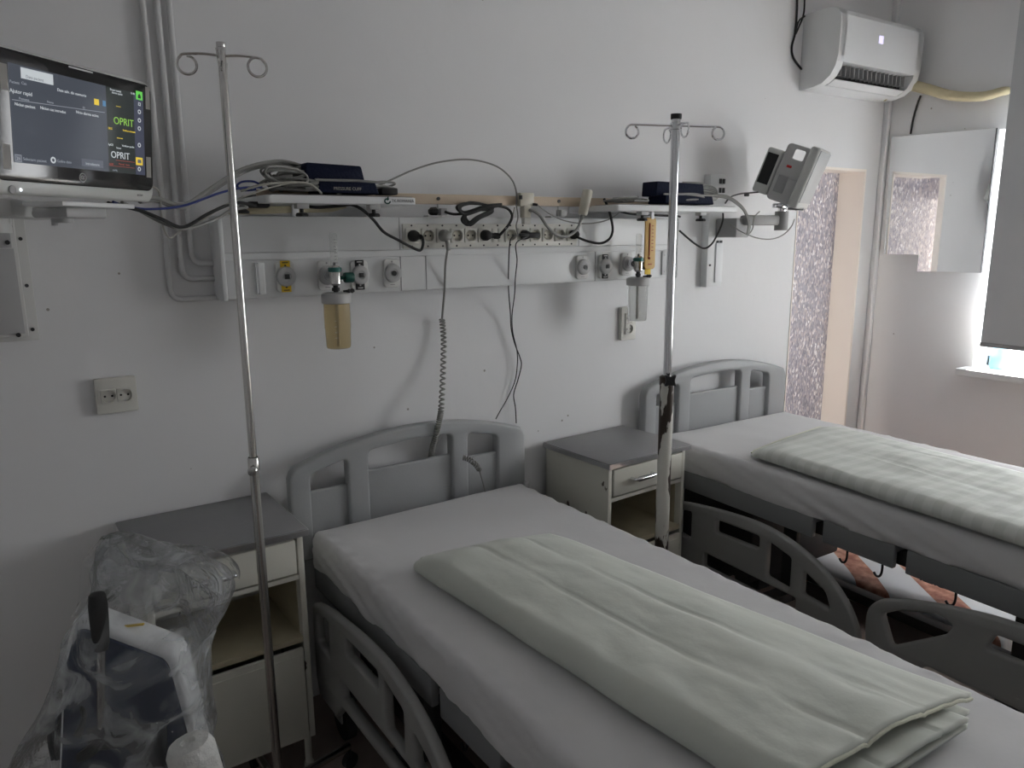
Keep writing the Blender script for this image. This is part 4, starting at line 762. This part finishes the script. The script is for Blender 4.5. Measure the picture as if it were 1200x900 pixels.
# ------------------------------------------------------------------ beds
def fold_noise(v, s_=1.0): return noise.noise(Vector(v)*s_)
def make_bed(ox, oy, rz, h, label):
    """local frame: x across, -y from headboard to foot, h = height of the mattress top"""
    t = thing('hospital_bed', (ox, oy, 0), label, 'bed', 'hospital beds with grey plastic headboards', rz)
    zt = h+.275; W = .475
    def arch(x): return zt+.012-.085*(abs(x)/W)**2.0
    def P(lo, hi, n=14): return [lo+(hi-lo)*k/n for k in range(n+1)]
    outer = [(-W, h-.12)]+[(-W, arch(W)-.03), (-W+.008, arch(W)-.01)]+[(x, arch(x)) for x in P(-W+.02, W-.02, 24)]+[(W-.008, arch(W)-.01), (W, arch(W)-.03), (W, h-.12)]
    holes = []; infill = []
    for (a, c) in ((-.405, -.272), (-.195, .140), (.210, .345)):
        top = [(x, arch(x)-.048) for x in P(c, a, 10)]
        holes.append(rpoly([(a, h-.06), (c, h-.06)]+[top[0], top[5], top[-1]], .022))
        infill.append((a, c))
    mx = Matrix(((1, 0, 0, 0), (0, 0, 1, 0), (0, 1, 0, 0), (0, 0, 0, 1)))
    b = MB(); b.plate(outer, holes, .046, .010, Matrix.Translation((0, .002, 0)) @ mx); hbd = b.build('headboard', 'bedgrey', t, False, ang=50)
    for k, (a, c) in enumerate(infill):
        z = h+(.115, .150, .125)[k]
        b = MB(); b.plate(rpoly([(a-.012, h-.075), (c+.012, h-.075), (c+.012, z), (a-.012, z)], .008), [], .018, .006, Matrix.Translation((0, .006, 0)) @ mx); b.build('infill_panel', 'bedgrey', hbd, False, ang=50)
    b = MB(); b.mm((-W-.012, -.035, h-.14), (-W+.012, .012, h-.02), .006); b.mm((W-.012, -.035, h-.14), (W+.012, .012, h-.02), .006); b.build('bumper', 'ltgrey', hbd, False)
    # footboard (beyond the picture)
    b = MB(); b.plate([(p[0], p[1]-.04) for p in outer], holes and [[(p[0], p[1]-.04) for p in hh] for hh in holes], .046, .010, Matrix.Translation((0, -2.16, 0)) @ mx); b.build('footboard', 'bedgrey', t, False, ang=50)
    # platform side panels in sections
    zs = h-.115
    for (a, c) in ((.06, .865), (.905, 1.17), (1.21, 1.62), (1.66, 2.12)):
        b = MB()
        for s_ in (-1, 1): b.mm((s_*.415-.012, -c, zs-.085), (s_*.415+.012, -a, zs-.002), .006)
        b.mm((-.41, -c, zs-.03), (.41, -a, zs-.004)); b.build('platform_section', 'framegrey', t, False)
    b = MB()
    for s_ in (-1, 1): b.mm((s_*.36-.025, -2.10, zs-.082), (s_*.36+.025, -.06, zs-.032), .004)
    for y in (-.3, -1.05, -1.8): b.mm((-.36, y-.03, zs-.082), (.36, y+.03, zs-.032), .004)
    b.build('upper_frame', 'dark', t, False)
    b = MB(); b.mm((-.30, -.50, .20), (.30, -.10, zs-.035), .012); b.build('underbed_blocker', 'dark', t, False)  # added dark box, covers the bright wall seen under the bed
    b = MB()
    for s_ in (-1, 1): b.mm((s_*.22-.03, -2.0, .055), (s_*.22+.03, -.15, .10), .004)
    for y in (-.18, -1.97): b.mm((-.40, y-.03, .12), (.40, y+.03, .17), .004); b.mm((-.25, y-.03, .06), (.25, y+.03, .13), .004)
    for y in (-.35, -1.8): b.mm((-.14, y-.07, .09), (.14, y+.07, zs-.05), .01)
    b.build('base_frame', 'dark', t, False)
    for sx_ in (-1, 1):
        for y in (-.18, -1.97):
            b = MB(); x = sx_*.40; b.cyl((x-.016, y-.02, .062), (x+.016, y-.02, .062), .062, 24, m='rubber'); b.mm((x-.026, y-.05, .07), (x-.019, y+.01, .14), .003, m='grey'); b.mm((x+.019, y-.05, .07), (x+.026, y+.01, .14), .003, m='grey'); b.build('caster', None, t, False)
    # side rails: lowered plastic panels with cut-outs
    hr = [(.20, .26), (.20, .500)]+[(p.x, p.y) for p in catmull([(.22, .518, 0), (.32, .540, 0), (.50, .562, 0), (.68, .570, 0), (.82, .550, 0), (.95, .500, 0), (1.05, .42, 0), (1.105, .33, 0), (1.12, .24, 0)], 5)]+[(1.10, .20), (.95, .20), (.90, .262), (.42, .262), (.36, .20), (.22, .20)]
    hh = [rpoly([(.235, .395), (.335, .385), (.335, .508), (.235, .488)], .012), rpoly([(.47, .463), (.685, .470), (.685, .522), (.47, .517)], .012), rpoly([(.725, .375), (.83, .365), (.83, .490), (.725, .518)], .012), rpoly([(.415, .295), (.86, .29), (.86, .345), (.415, .355)], .010), rpoly([(.885, .37), (1.00, .36), (.975, .42), (.885, .462)], .014)]
    fr = [(1.15, .20)]+[(p.x, p.y) for p in catmull([(1.135, .30, 0), (1.130, .40, 0), (1.150, .452, 0), (1.205, .492, 0), (1.33, .532, 0), (1.50, .566, 0), (1.66, .574, 0), (1.85, .550, 0), (1.98, .50, 0), (2.02, .42, 0), (2.02, .24, 0)], 5)]+[(2.0, .20)]
    fh = [rpoly([(1.185, .43), (1.225, .335), (1.385, .452), (1.405, .492), (1.36, .508), (1.24, .468)], .014), rpoly([(1.50, .465), (1.78, .475), (1.80, .525), (1.52, .518)], .012), rpoly([(1.34, .325), (1.82, .325), (1.90, .25), (1.27, .25)], .012)]
    for s_, nm in ((-1, 1), (1, 1)):
        for (o_, h_) in ((hr, hh), (fr, fh)):
            dz = h-.70-.01
            mxr = Matrix(((0, 0, 1, s_*.475), (-1, 0, 0, 0), (0, 1, 0, 0), (0, 0, 0, 1)))
            b = MB(); b.plate(o_, h_, .030, .010, mxr); r_ = b.build('side_rail', 'railgrey', t, False, ang=50)
            b = MB(); yc = -sum(p[0] for p in o_)/len(o_); b.mm((s_*.475-s_*.012, yc-.03, .25), (s_*.36, yc+.03, .29), .004); b.mm((s_*.35-.012, yc-.03, .25), (s_*.35+.012, yc+.03, zs-.08), .004); b.build('rail_bracket', 'dark', r_, False)
    for y in (-.99, -1.12, -1.36):
        for s_ in (-1, 1):
            b = MB(); x = s_*.40; b.tube(catmull([(x, y, zs-.085), (x, y, zs-.12), (x-s_*.0, y+.006, zs-.138), (x, y+.018, zs-.142), (x, y+.028, zs-.132)], 5), .004, 7); b.build('accessory_hook', 'black', t, False)
    # mattress under a fitted sheet, lies on the platform: a thing of its own
    return t

def mattress(ox, oy, rz, h, label, seed):
    zb = h-.117; hw = .425; L0, L1 = -.055, -2.09; rad = .024
    prof = []
    prof += [(-hw+.03, zb+.001), (-hw+.004, zb+.0015)]
    for k in range(1, 9): prof.append((-hw-.004*math.sin(k/9*math.pi), zb+(h-rad-zb)*k/8))
    for k in range(1, 7): a = R(180-90*k/6); prof.append((-hw+rad+rad*math.cos(a), h-rad+rad*math.sin(a)))
    for k in range(1, 26): prof.append((-hw+rad+(2*hw-2*rad)*k/25, h))
    for k in range(1, 7): a = R(90-90*k/6); prof.append((hw-rad+rad*math.cos(a), h-rad+rad*math.sin(a)))
    for k in range(1, 9): prof.append((hw+.004*math.sin(k/9*math.pi), h-rad-(h-rad-zb)*k/8))
    prof += [(hw-.03, zb+.001)]
    n = len(prof); nv = 150
    def fn(u, v):
        i = round(u*(n-1)); x, z = prof[i]; y = L0+(L1-L0)*v; e = min(v, 1-v)*2.03
        side = 1 if z < h-rad*.6 else 0
        sx_ = 1 if x > 0 else -1
        # ends rounded in plan and profile
        if e < rad:
            k = 1-math.sqrt(max(0, 1-((rad-e)/rad)**2)); z = z-(z-zb)*k*.25 if z > zb+.02 else z; x *= 1-.02*k
        q = Vector((x*2.2+seed, y*2.2, 0)); dz = 0; dx = 0
        if z > h-.02: dz = .0035*noise.noise(q*2.0)+.0022*noise.noise(Vector((x*9+seed, y*5, 1)))
        if side:
            f = (h-z)/(h-zb)
            dx = .0055*f*noise.noise(Vector((seed*3, y*6.5+f*1.2*sx_, .5)))+.009*f*noise.noise(Vector((seed, y*9+f*5.0, 2)))+.004*noise.noise(Vector((seed*2, y*26+f*9.0, 4)))+.004*f
            # hem of the sheet wanders up and down
            if z < zb+.004 and abs(x) > hw-.01: dz = -.006+.008*noise.noise(Vector((seed*5, y*3.0, 9)))
        edge = 1 if abs(abs(x)-hw) < rad and z > h-rad*1.3 else 0
        if edge: dz += .0065*noise.noise(Vector((y*22, seed, 3))); dx += .003*noise.noise(Vector((y*30, seed, 6)))
        return (x+sx_*dx, y, z+dz)
    b = MB(); V = b.grid(fn, n, nv)
    for j in (0, nv-1): b.bm.faces.new([V[i][j] for i in range(n)])
    b.bm.faces.new([V[0][j] for j in range(nv)]+[V[n-1][j] for j in reversed(range(nv))])
    o = b.build('mattress', 'sheet', None, ang=70); o.location = (ox, oy, 0); o.rotation_euler = (0, 0, rz)
    return tag(o, label, 'mattress', 'mattresses under white sheets')

B1 = (1.145, 2.385, R(1.6), .690); B2 = (2.735, 2.385, R(-1.2), .765)
make_bed(*B1, 'grey hospital bed in front, its headboard between the two cabinets')
make_bed(*B2, 'grey hospital bed farther back, beside the patterned recess')
mattress(*B1, 'mattress in a smooth white sheet on the near bed', 1.3)
mattress(*B2, 'mattress in a white sheet on the far bed by the recess', 5.7)

# ------------------------------------------------------------------ folded duvets
def duvet(A_, B_, C_, D_, z0, th, label, m, seed, seams, open_end):
    """A head left (fold), B head right, C foot right, D foot left; folded once lengthwise with the fold on the left"""
    A_, B_, C_, D_ = [Vector((*p, 0)) for p in (A_, B_, C_, D_)]
    O = (A_+B_+C_+D_)/4
    def pl(s_, t_): return (A_*(1-s_)+B_*s_)*(1-t_)+(D_*(1-s_)+C_*s_)*t_
    t = thing('folded_duvet', (O.x, O.y, z0), label, 'duvet', 'folded duvets lying on the beds')
    edge = []
    def layer(zb, zt, s0, s1, t0, t1, sd_, puff):
        """one C-shaped fold: bottom from right edge to fold, round it, and back on top"""
        n = 110; nv = 150
        def fn(u, v):
            tt = t0+(t1-t0)*v
            # u: 0 bottom right .. 0.42 fold start .. 0.58 fold end .. 1 top right
            H = zt-zb
            w_ = (B_-A_).length
            if u < .40: s_ = s1+(s0+.04-s1)*(u/.40); z = zb+.004
            elif u > .60: s_ = s0+.04+(s1-s0-.04)*((u-.60)/.40); z = zt
            else:
                a = (u-.40)/.20*math.pi; hq = max(0, 1-tt/.10)**2; s_ = s0+.04-.055*math.sin(a)*(1-.5*hq); z = zb+.004+(H-.004)*(1-math.cos(a))/2*(1-.72*hq)
            p = pl(s_, tt)
            if u > .5:
                wu = min(1, (u-.5)/.16); wu = wu*wu*(3-2*wu); f = max(0, (s_-s0)/(s1-s0)); q = Vector((p.x*3+sd_, p.y*3, 0))
                zin = z; z += puff*(.50*noise.noise(q*1.3)+.35*noise.noise(q*3.2+Vector((0, 0, 2)))+.20*(1-abs(noise.noise(Vector((p.x*9+p.y*5+sd_, p.y*4-p.x*7, 4))))*3)*max(0, noise.noise(q*1.7+Vector((5, 0, 0))))+.10*noise.noise(Vector((p.x*26+sd_, p.y*11, 4))))*min(1, (s1-s_)*6+.2)
                # quilting seams run lengthwise
                for sm in seams: z -= .0045*math.exp(-((s_-sm-.012*math.sin(tt*5+sd_))/.008)**2)
                z += .0022*abs(math.sin(math.pi*f*(len(seams)+1)))+.005*max(0, (tt-.72)/.28)*f*noise.noise(Vector((s_*14+tt*3, tt*5-s_*4, 8)))
                # settles to the sheet at the open right edge and the head edge
                z -= (zt-zb-.014)*max(0, (f-.55)/.45)**1.6*(.86 if open_end else .30)
                hd = max(0, 1-tt/.10); z = zin+(z-zin)*wu; z -= (z-zb-.012)*hd**2*.72*(1 if u > .60 else 0)
                if open_end: z += .010*max(0, (tt-.86)/.14)
            else:
                hd = max(0, 1-tt/.08); z += 0
            p2 = p.copy(); wob = .010*noise.noise(Vector((tt*5, s_*2+sd_, 7)))
            # ragged foot and head edges
            if v < .02: p2 += (A_-D_).normalized()*wob
            return Vector((p2.x-O.x+wob*.6, p2.y-O.y, z-z0))
        b = MB(); V = b.grid(fn, n, nv); edge[:] = [[V[i][j].co.copy() for i in range(int(n*.56), n)] for j in (0, nv-1)]; return b
    b = layer(z0+.001, z0+th, 0.0, 1.0, 0.0, 1.0, seed, .016)
    o = b.build('outer_fold', m, t, False, ang=80)
    sm = o.modifiers.new('thickness', 'SOLIDIFY'); sm.thickness = .012; sm.offset = -1
    hems = [list(e_) for e_ in edge]
    b = layer(z0+.010, z0+th-.026, (.22 if open_end else .14), (.84 if open_end else .86), .22, 1.03 if open_end else .965, seed+3, .004)
    o2 = b.build('inner_fold', m, t, False, ang=80)
    sm = o2.modifiers.new('thickness', 'SOLIDIFY'); sm.thickness = .010; sm.offset = -1
    for e_ in hems:
        b = MB(); b.tube(e_, .0042, 8); b.build('hem', 'hem', t, False)
    return t
duvet((.868, 1.838), (1.312, 1.792), (1.510, .625), (.980, .640), .695, .060, 'pale greenish white folded duvet on the near bed', 'duvet', 2.1, (.33, .66), True)
duvet((2.345, 1.868), (2.925, 1.950), (2.830, .52), (2.235, .55), .770, .060, 'striped white folded duvet on the far bed', 'stripe', 7.4, (.45, .80), False)

# ------------------------------------------------------------------ drip stands
def pigtail(b, c, d, r=.020, w_=.0032, m=None):
    """arm from the pole in direction d with a curled loop at its end"""
    c = Vector(c); d = Vector(d).normalized(); L_ = .082
    pts = [c, c+d*.04+Vector((0, 0, .003)), c+d*L_]
    o = c+d*(L_-.004)-Vector((0, 0, r+.001))
    for k in range(1, 13):
        a = R(80-k*29); pts.append(o+d*(r*math.cos(a))+Vector((0, 0, r*math.sin(a)))+d.cross(Vector((0, 0, 1)))*(.0010*k))
    b.tube(catmull(pts, 4), w_, 8)
def drip_base(t, x, y, hub=.09, m='steel'):
    b = MB(); b.lathe([(0, .02), (.035, .02), (.04, .03), (.04, .06), (.025, .075), (0, .075)], (x, y, .045), (0, 0, 1), 20); b.build('base_hub', m, t)
    for k in range(5):
        a = R(20+72*k); e = Vector((x+.26*math.cos(a), y+.26*math.sin(a), .075))
        b = MB(); b.tube([(x+.03*math.cos(a), y+.03*math.sin(a), .10), e], lambda q: .014-.003*q, 10); lg = b.build('leg', m, t)
        b = MB(); b.cyl(e, e+Vector((0, 0, -.03)), .006, 8); pe = Vector((-math.sin(a), math.cos(a), 0)); c = Vector((e.x, e.y, .026)); b.cyl(c-pe*.01, c+pe*.01, .025, 18); b.build('caster', 'rubber', lg)
P1 = (.462, 1.935)
t = thing('drip_stand', (P1[0], P1[1], 0), 'slim stainless steel drip stand in front of the left cabinet', 'drip stand')
jz = aY(296, 548, P1[1]).z
b = MB(); b.cyl((*P1, .07), (*P1, jz), .0125, 20); b.lathe([(.0125, 0), (.0145, .002), (.0145, .035), (.0125, .038)], (*P1, jz-.01)); b.build('lower_tube', 'steel', t)
b = MB(); b.cyl((*P1, jz), (*P1, 2.088), .0098, 18); b.lathe([(.0098, 0), (.0108, .002), (.0108, .012), (0, .013)], (*P1, 2.08)); b.build('upper_tube', 'steel', t)
b = MB(); d_ = Vector((-.35, -.93, 0)).normalized(); c = Vector((*P1, jz)); b.cyl(c+d_*.010, c+d_*.028, .005, 10); b.lathe([(0, 0), (.010, 0), (.0125, .003), (.0125, .012), (.010, .015), (0, .016)], c+d_*.024, d_, 20); b.build('clamp_knob', 'steel', t)
hd_ = Vector((.96, -.28, 0)).normalized(); pd = Vector((.20, .98, 0)).normalized()
for k, d in enumerate((hd_, -hd_, pd, -pd)):
    b = MB(); pigtail(b, (*P1, 2.062), d if k < 2 else d*1.0, .021 if k < 2 else .022); b.build('bag_hook', 'steel', t)
drip_base(t, *P1)
P2 = (1.862, 1.85)
t = thing('drip_stand', (P2[0], P2[1], 0), 'drip stand with flaking white lower tube between the beds', 'drip stand')
b = MB(); b.cyl((*P2, .07), (*P2, 1.135), .0245, 24); b.lathe([(.0245, 0), (.027, .002), (.027, .03), (.02, .035), (0, .035)], (*P2, 1.125)); b.build('lower_tube', 'chippole', t)
b = MB(); b.cyl((*P2, 1.12), (*P2, 2.022), .0145, 20); b.build('upper_tube', 'chrome', t)
b = MB(); b.lathe([(0, 0), (.0175, 0), (.018, .004), (.018, .016), (0, .018)], (*P2, 2.012)); b.build('top_cap', 'black', t)
b = MB(); d_ = Vector((-.45, -.89, 0)).normalized(); c = Vector((*P2, 1.148)); b.cyl(c+d_*.012, c+d_*.04, .007, 10); st = [(.030 if k % 2 == 0 else .014, R(45+45*k)) for k in range(8)]
mk = frame(c+d_*.034, d_.cross(Vector((0, 0, 1))), (0, 0, 1)); b.plate(rpoly([(r_*math.cos(a), r_*math.sin(a)) for r_, a in st], .008), [], .016, .003, mk); b.build('star_knob', 'black', t)
b = MB(); b.lathe([(.0145, 0), (.019, .002), (.019, .022), (.0145, .024)], (*P2, 1.978)); b.build('hook_collar', 'chrome', t)
hd_ = Vector((.94, -.34, 0)).normalized(); pd = Vector((.34, .94, 0)).normalized()
def longhook(b, c, d):
    c = Vector(c); r = .021; pts = [c, c+d*.09, c+d*.150]; o = c+d*.150-Vector((0, 0, r))
    for k in range(1, 12): a = R(90-k*30); pts.append(o+d*(r*1.1*math.cos(a))+Vector((0, 0, r*math.sin(a)))+d.cross(Vector((0, 0, 1)))*(.0010*k))
    b.tube(catmull(pts, 4), .0036, 8)
for k, d in enumerate((hd_, -hd_)):
    b = MB(); longhook(b, (*P2, 1.992), d); b.build('bag_hook', 'chrome', t)
for k, d in enumerate((pd, -pd)):
    b = MB(); pigtail(b, (*P2, 1.990), d, .021); b.build('bag_hook', 'chrome', t)
drip_base(t, *P2, m='chippole')

# ------------------------------------------------------------------ box stored under the far bed
t = thing('printed_package', (3.30, 1.66, 0), 'white and red printed package lying on the floor seen beneath the far bed', 'package')
b = MB(); b.box((3.27, 1.70, .055), (.56, 1.10, .108), .025, 4); b.build('wrapper', 'boxprint', t)
b = MB(); b.text('SITI', frame((3.27, 1.50, .1093), (0, 1, 0), (-1, 0, 0)), .075); b.build('lettering', 'navygloss', t, smooth=False)

# ------------------------------------------------------------------ bagged machine on a trolley, left foreground
vr = Vector((.836, -.548, 0)); vf = Vector((.548, .836, 0))
MOX = aD(165, 850, 1.60); mb = Vector((MOX.x, MOX.y, 0))
t = thing('medical_machine', mb, 'dark blue and white machine with a black grip lever inside a clear bag', 'machine')
fw = (vr*1.0+vf*.22).normalized()                   # along its face, left to right
fnm = Vector((fw.y, -fw.x, 0))                      # out of the face, toward the room
lean = R(9)
fu = (Vector((0, 0, 1))*math.cos(lean)-fnm*math.sin(lean)-fw*.16).normalized()
fo = fw.cross(fu).normalized(); fu = fo.cross(fw).normalized()
c0 = aD(168, 885, 1.56)
FMm = frame(c0, fw, fu)
def Q(u, v, n=0): return FMm @ Vector((u, v, n))
def onface(px, py, off=0.0):
    o = c0+fo*off; d = ray(px, py); k = (o-CAM_POS).dot(fo)/d.dot(fo); p = CAM_POS+d*k-o; return (p.dot(fw), p.dot(fu))
b = MB(); b.plate(rpoly([onface(*q) for q in ((84, 728), (98, 724), (203, 763), (212, 778), (240, 890), (246, 935), (66, 935), (72, 775))], .018, 4), [], .10, .014, FMm @ Matrix.Translation((0, 0, -.05))); b.build('shell', 'white', t)
b = MB(); b.plate(rpoly([onface(*q) for q in ((90, 738), (100, 736), (192, 771), (199, 780), (224, 872), (234, 930), (72, 930), (78, 780))], .010, 4), [], .012, .004, FMm @ Matrix.Translation((0, 0, .004))); fp = b.build('front_panel', 'navygloss', t)
qx, qy = onface(135, 860); b = MB(); b.box(Q(qx, qy, .011), (.10, .05, .004), .002, 2, FMm.to_3x3()); b.build('display', 'bezel', fp)
qx, qy = onface(150, 742); b = MB(); b.box(Q(qx, qy+.004, -.035), (.045, .004, .008), .001, 1, FMm.to_3x3()); b.build('badge', 'yellow', t)
la, lb, lc = aD(119, 760, 1.47), aD(119, 850, 1.50), aD(113.5, 694, 1.47)
b = MB(); b.cyl(lb, la+(lc-la)*.05, .0085, 12); b.cyl(lb, lb+Vector((.06, .08, -.03)), .010, 10); lv = b.build('lever', 'steel', t)
b = MB(); d_ = (lc-la); L_ = d_.length; b.lathe([(0, -.004), (.011, -.004), (.015, .01), (.017, L_*.45), (.0175, L_*.75), (.0155, L_*.95), (.010, L_), (0, L_+.002)], la, d_, 20); b.build('lever_grip', 'rubber', lv)
b = MB(); sh = Vector((mb.x, mb.y, .52)); b.box((mb.x, mb.y, .535), (.20, .16, .03), .01, 2, Matrix.Rotation(R(-33), 3, 'Z')); b.cyl((mb.x, mb.y, .06), (mb.x, mb.y, .53), .025, 18); b.box((mb.x, mb.y, .6), (.15, .12, .12), .01, 2, Matrix.Rotation(R(-33), 3, 'Z')); b.box((mb.x, mb.y, .05), (.42, .06, .04), .01, 2, Matrix.Rotation(R(20), 3, 'Z')); b.box((mb.x, mb.y, .05), (.42, .06, .04), .01, 2, Matrix.Rotation(R(110), 3, 'Z')); b.build('trolley_stand', 'dark', t)
for k in range(4):
    a = R(20+90*k); c = Vector((mb.x+.19*math.cos(a), mb.y+.19*math.sin(a), .026)); pe = Vector((-math.sin(a), math.cos(a), 0)); b = MB(); b.cyl(c-pe*.01, c+pe*.01, .026, 18); b.build('caster', 'rubber', t)
b = MB()
for k in range(4): b.tube(catmull([aD(62+5*k, 890, 1.56), aD(58+5*k, 862, 1.55), aD(66+5*k, 835, 1.54), aD(85+2*k, 822+2*k, 1.54), aD(98, 835+3*k, 1.52), aD(92-3*k, 870, 1.53), aD(80, 892, 1.55), aD(108, 872+4*k, 1.5), aD(125, 850+4*k, 1.5)], 7), .0045, 7)
tag(b.build('machine_cable', 'rubber'), 'black cable coiled at the side of the bagged machine', 'cable')
ra = aD(238, 905, 1.42); b = MB()
b.lathe([(0, 0), (.030, .002), (.042, .012), (.045, .05), (.044, .11), (.036, .125), (.014, .128), (.012, .12), (0, .12)], ra-Vector((.0, .0, .06)), (-.15, .1, 1), 40, dis=lambda k, z: 1+.05*noise.noise(Vector((k*.7, z*90, 2)))+.03*noise.noise(Vector((k*1.9, z*200, 5))))
tag(b.build('paper_roll', 'paper'), 'crumpled white paper roll next to the bagged machine', 'paper roll')
# the bag: loft of rings
rings = [(628, 122, 134, .02), (634, 115, 146, .04), (646, 108, 172, .07), (660, 105, 232, .10), (675, 105, 264, .11), (692, 104, 272, .12), (712, 96, 264, .13), (735, 84, 252, .14), (762, 76, 240, .15), (792, 68, 238, .155), (825, 54, 243, .16), (860, 38, 250, .165), (900, 16, 258, .17), (950, 5, 266, .17)]
RG = []
for (py, xl, xr, dp) in rings:
    D = 1.58; a = aD(xl, py, D); c = aD(xr, py, D); RG.append(((a+c)/2, (c-a)/2, vf*dp))
cs = catmull([r_[0] for r_ in RG], 5); hs_ = catmull([r_[1] for r_ in RG], 5); ds = catmull([r_[2] for r_ in RG], 5)
def bagf(u, v):
    i = min(int(round(v*(len(cs)-1))), len(cs)-1); a = 2*math.pi*u; c, h_, d = cs[i], hs_[i], ds[i]
    s_, k = math.cos(a), math.sin(a)
    p = c+h_*(abs(s_)**.85*(1 if s_ > 0 else -1))+d*k
    w_ = min(1, v*5+.15); q = Vector((p.x*7, p.y*7, p.z*4.5))
    o = Vector((h_.x*s_+d.x*k, h_.y*s_+d.y*k, 0)); o = o.normalized() if o.length > 1e-6 else Vector((1, 0, 0))
    crease = abs(noise.noise(q*1.1+Vector((3, 1, 0))))
    return p+o*w_*(.016*noise.noise(q)-.030*(1-min(1, crease*5))*.5+.008*noise.noise(q*2.7))+Vector((0, 0, .006*noise.noise(q*2)))*w_
b = MB(); b.grid(bagf, 96, len(cs)*1, closeu=True)
for q in range(3):   # slack upper part of the bag, folded into loose inner layers
    def innerf(u, v, q=q):
        i = 3+v*24; k0 = int(i); fr = i-k0; c = cs[k0].lerp(cs[k0+1], fr); h_ = hs_[k0].lerp(hs_[k0+1], fr); d = ds[k0].lerp(ds[k0+1], fr)
        a = math.pi*u; s_ = math.cos(a); dd = (-.6+.6*q)
        p = c+h_*s_*.93+d*(dd+.25*math.sin(a))
        z = Vector((p.x*9, p.y*9, p.z*6+q*7)); p += vf*.035*noise.noise(z)+Vector((0, 0, .012*noise.noise(z*1.7)))
        return p
    b.grid(innerf, 40, 40)
tag(b.build('plastic_bag', 'film', ang=180), 'clear crinkled plastic bag pulled over the machine at lower left', 'bag')
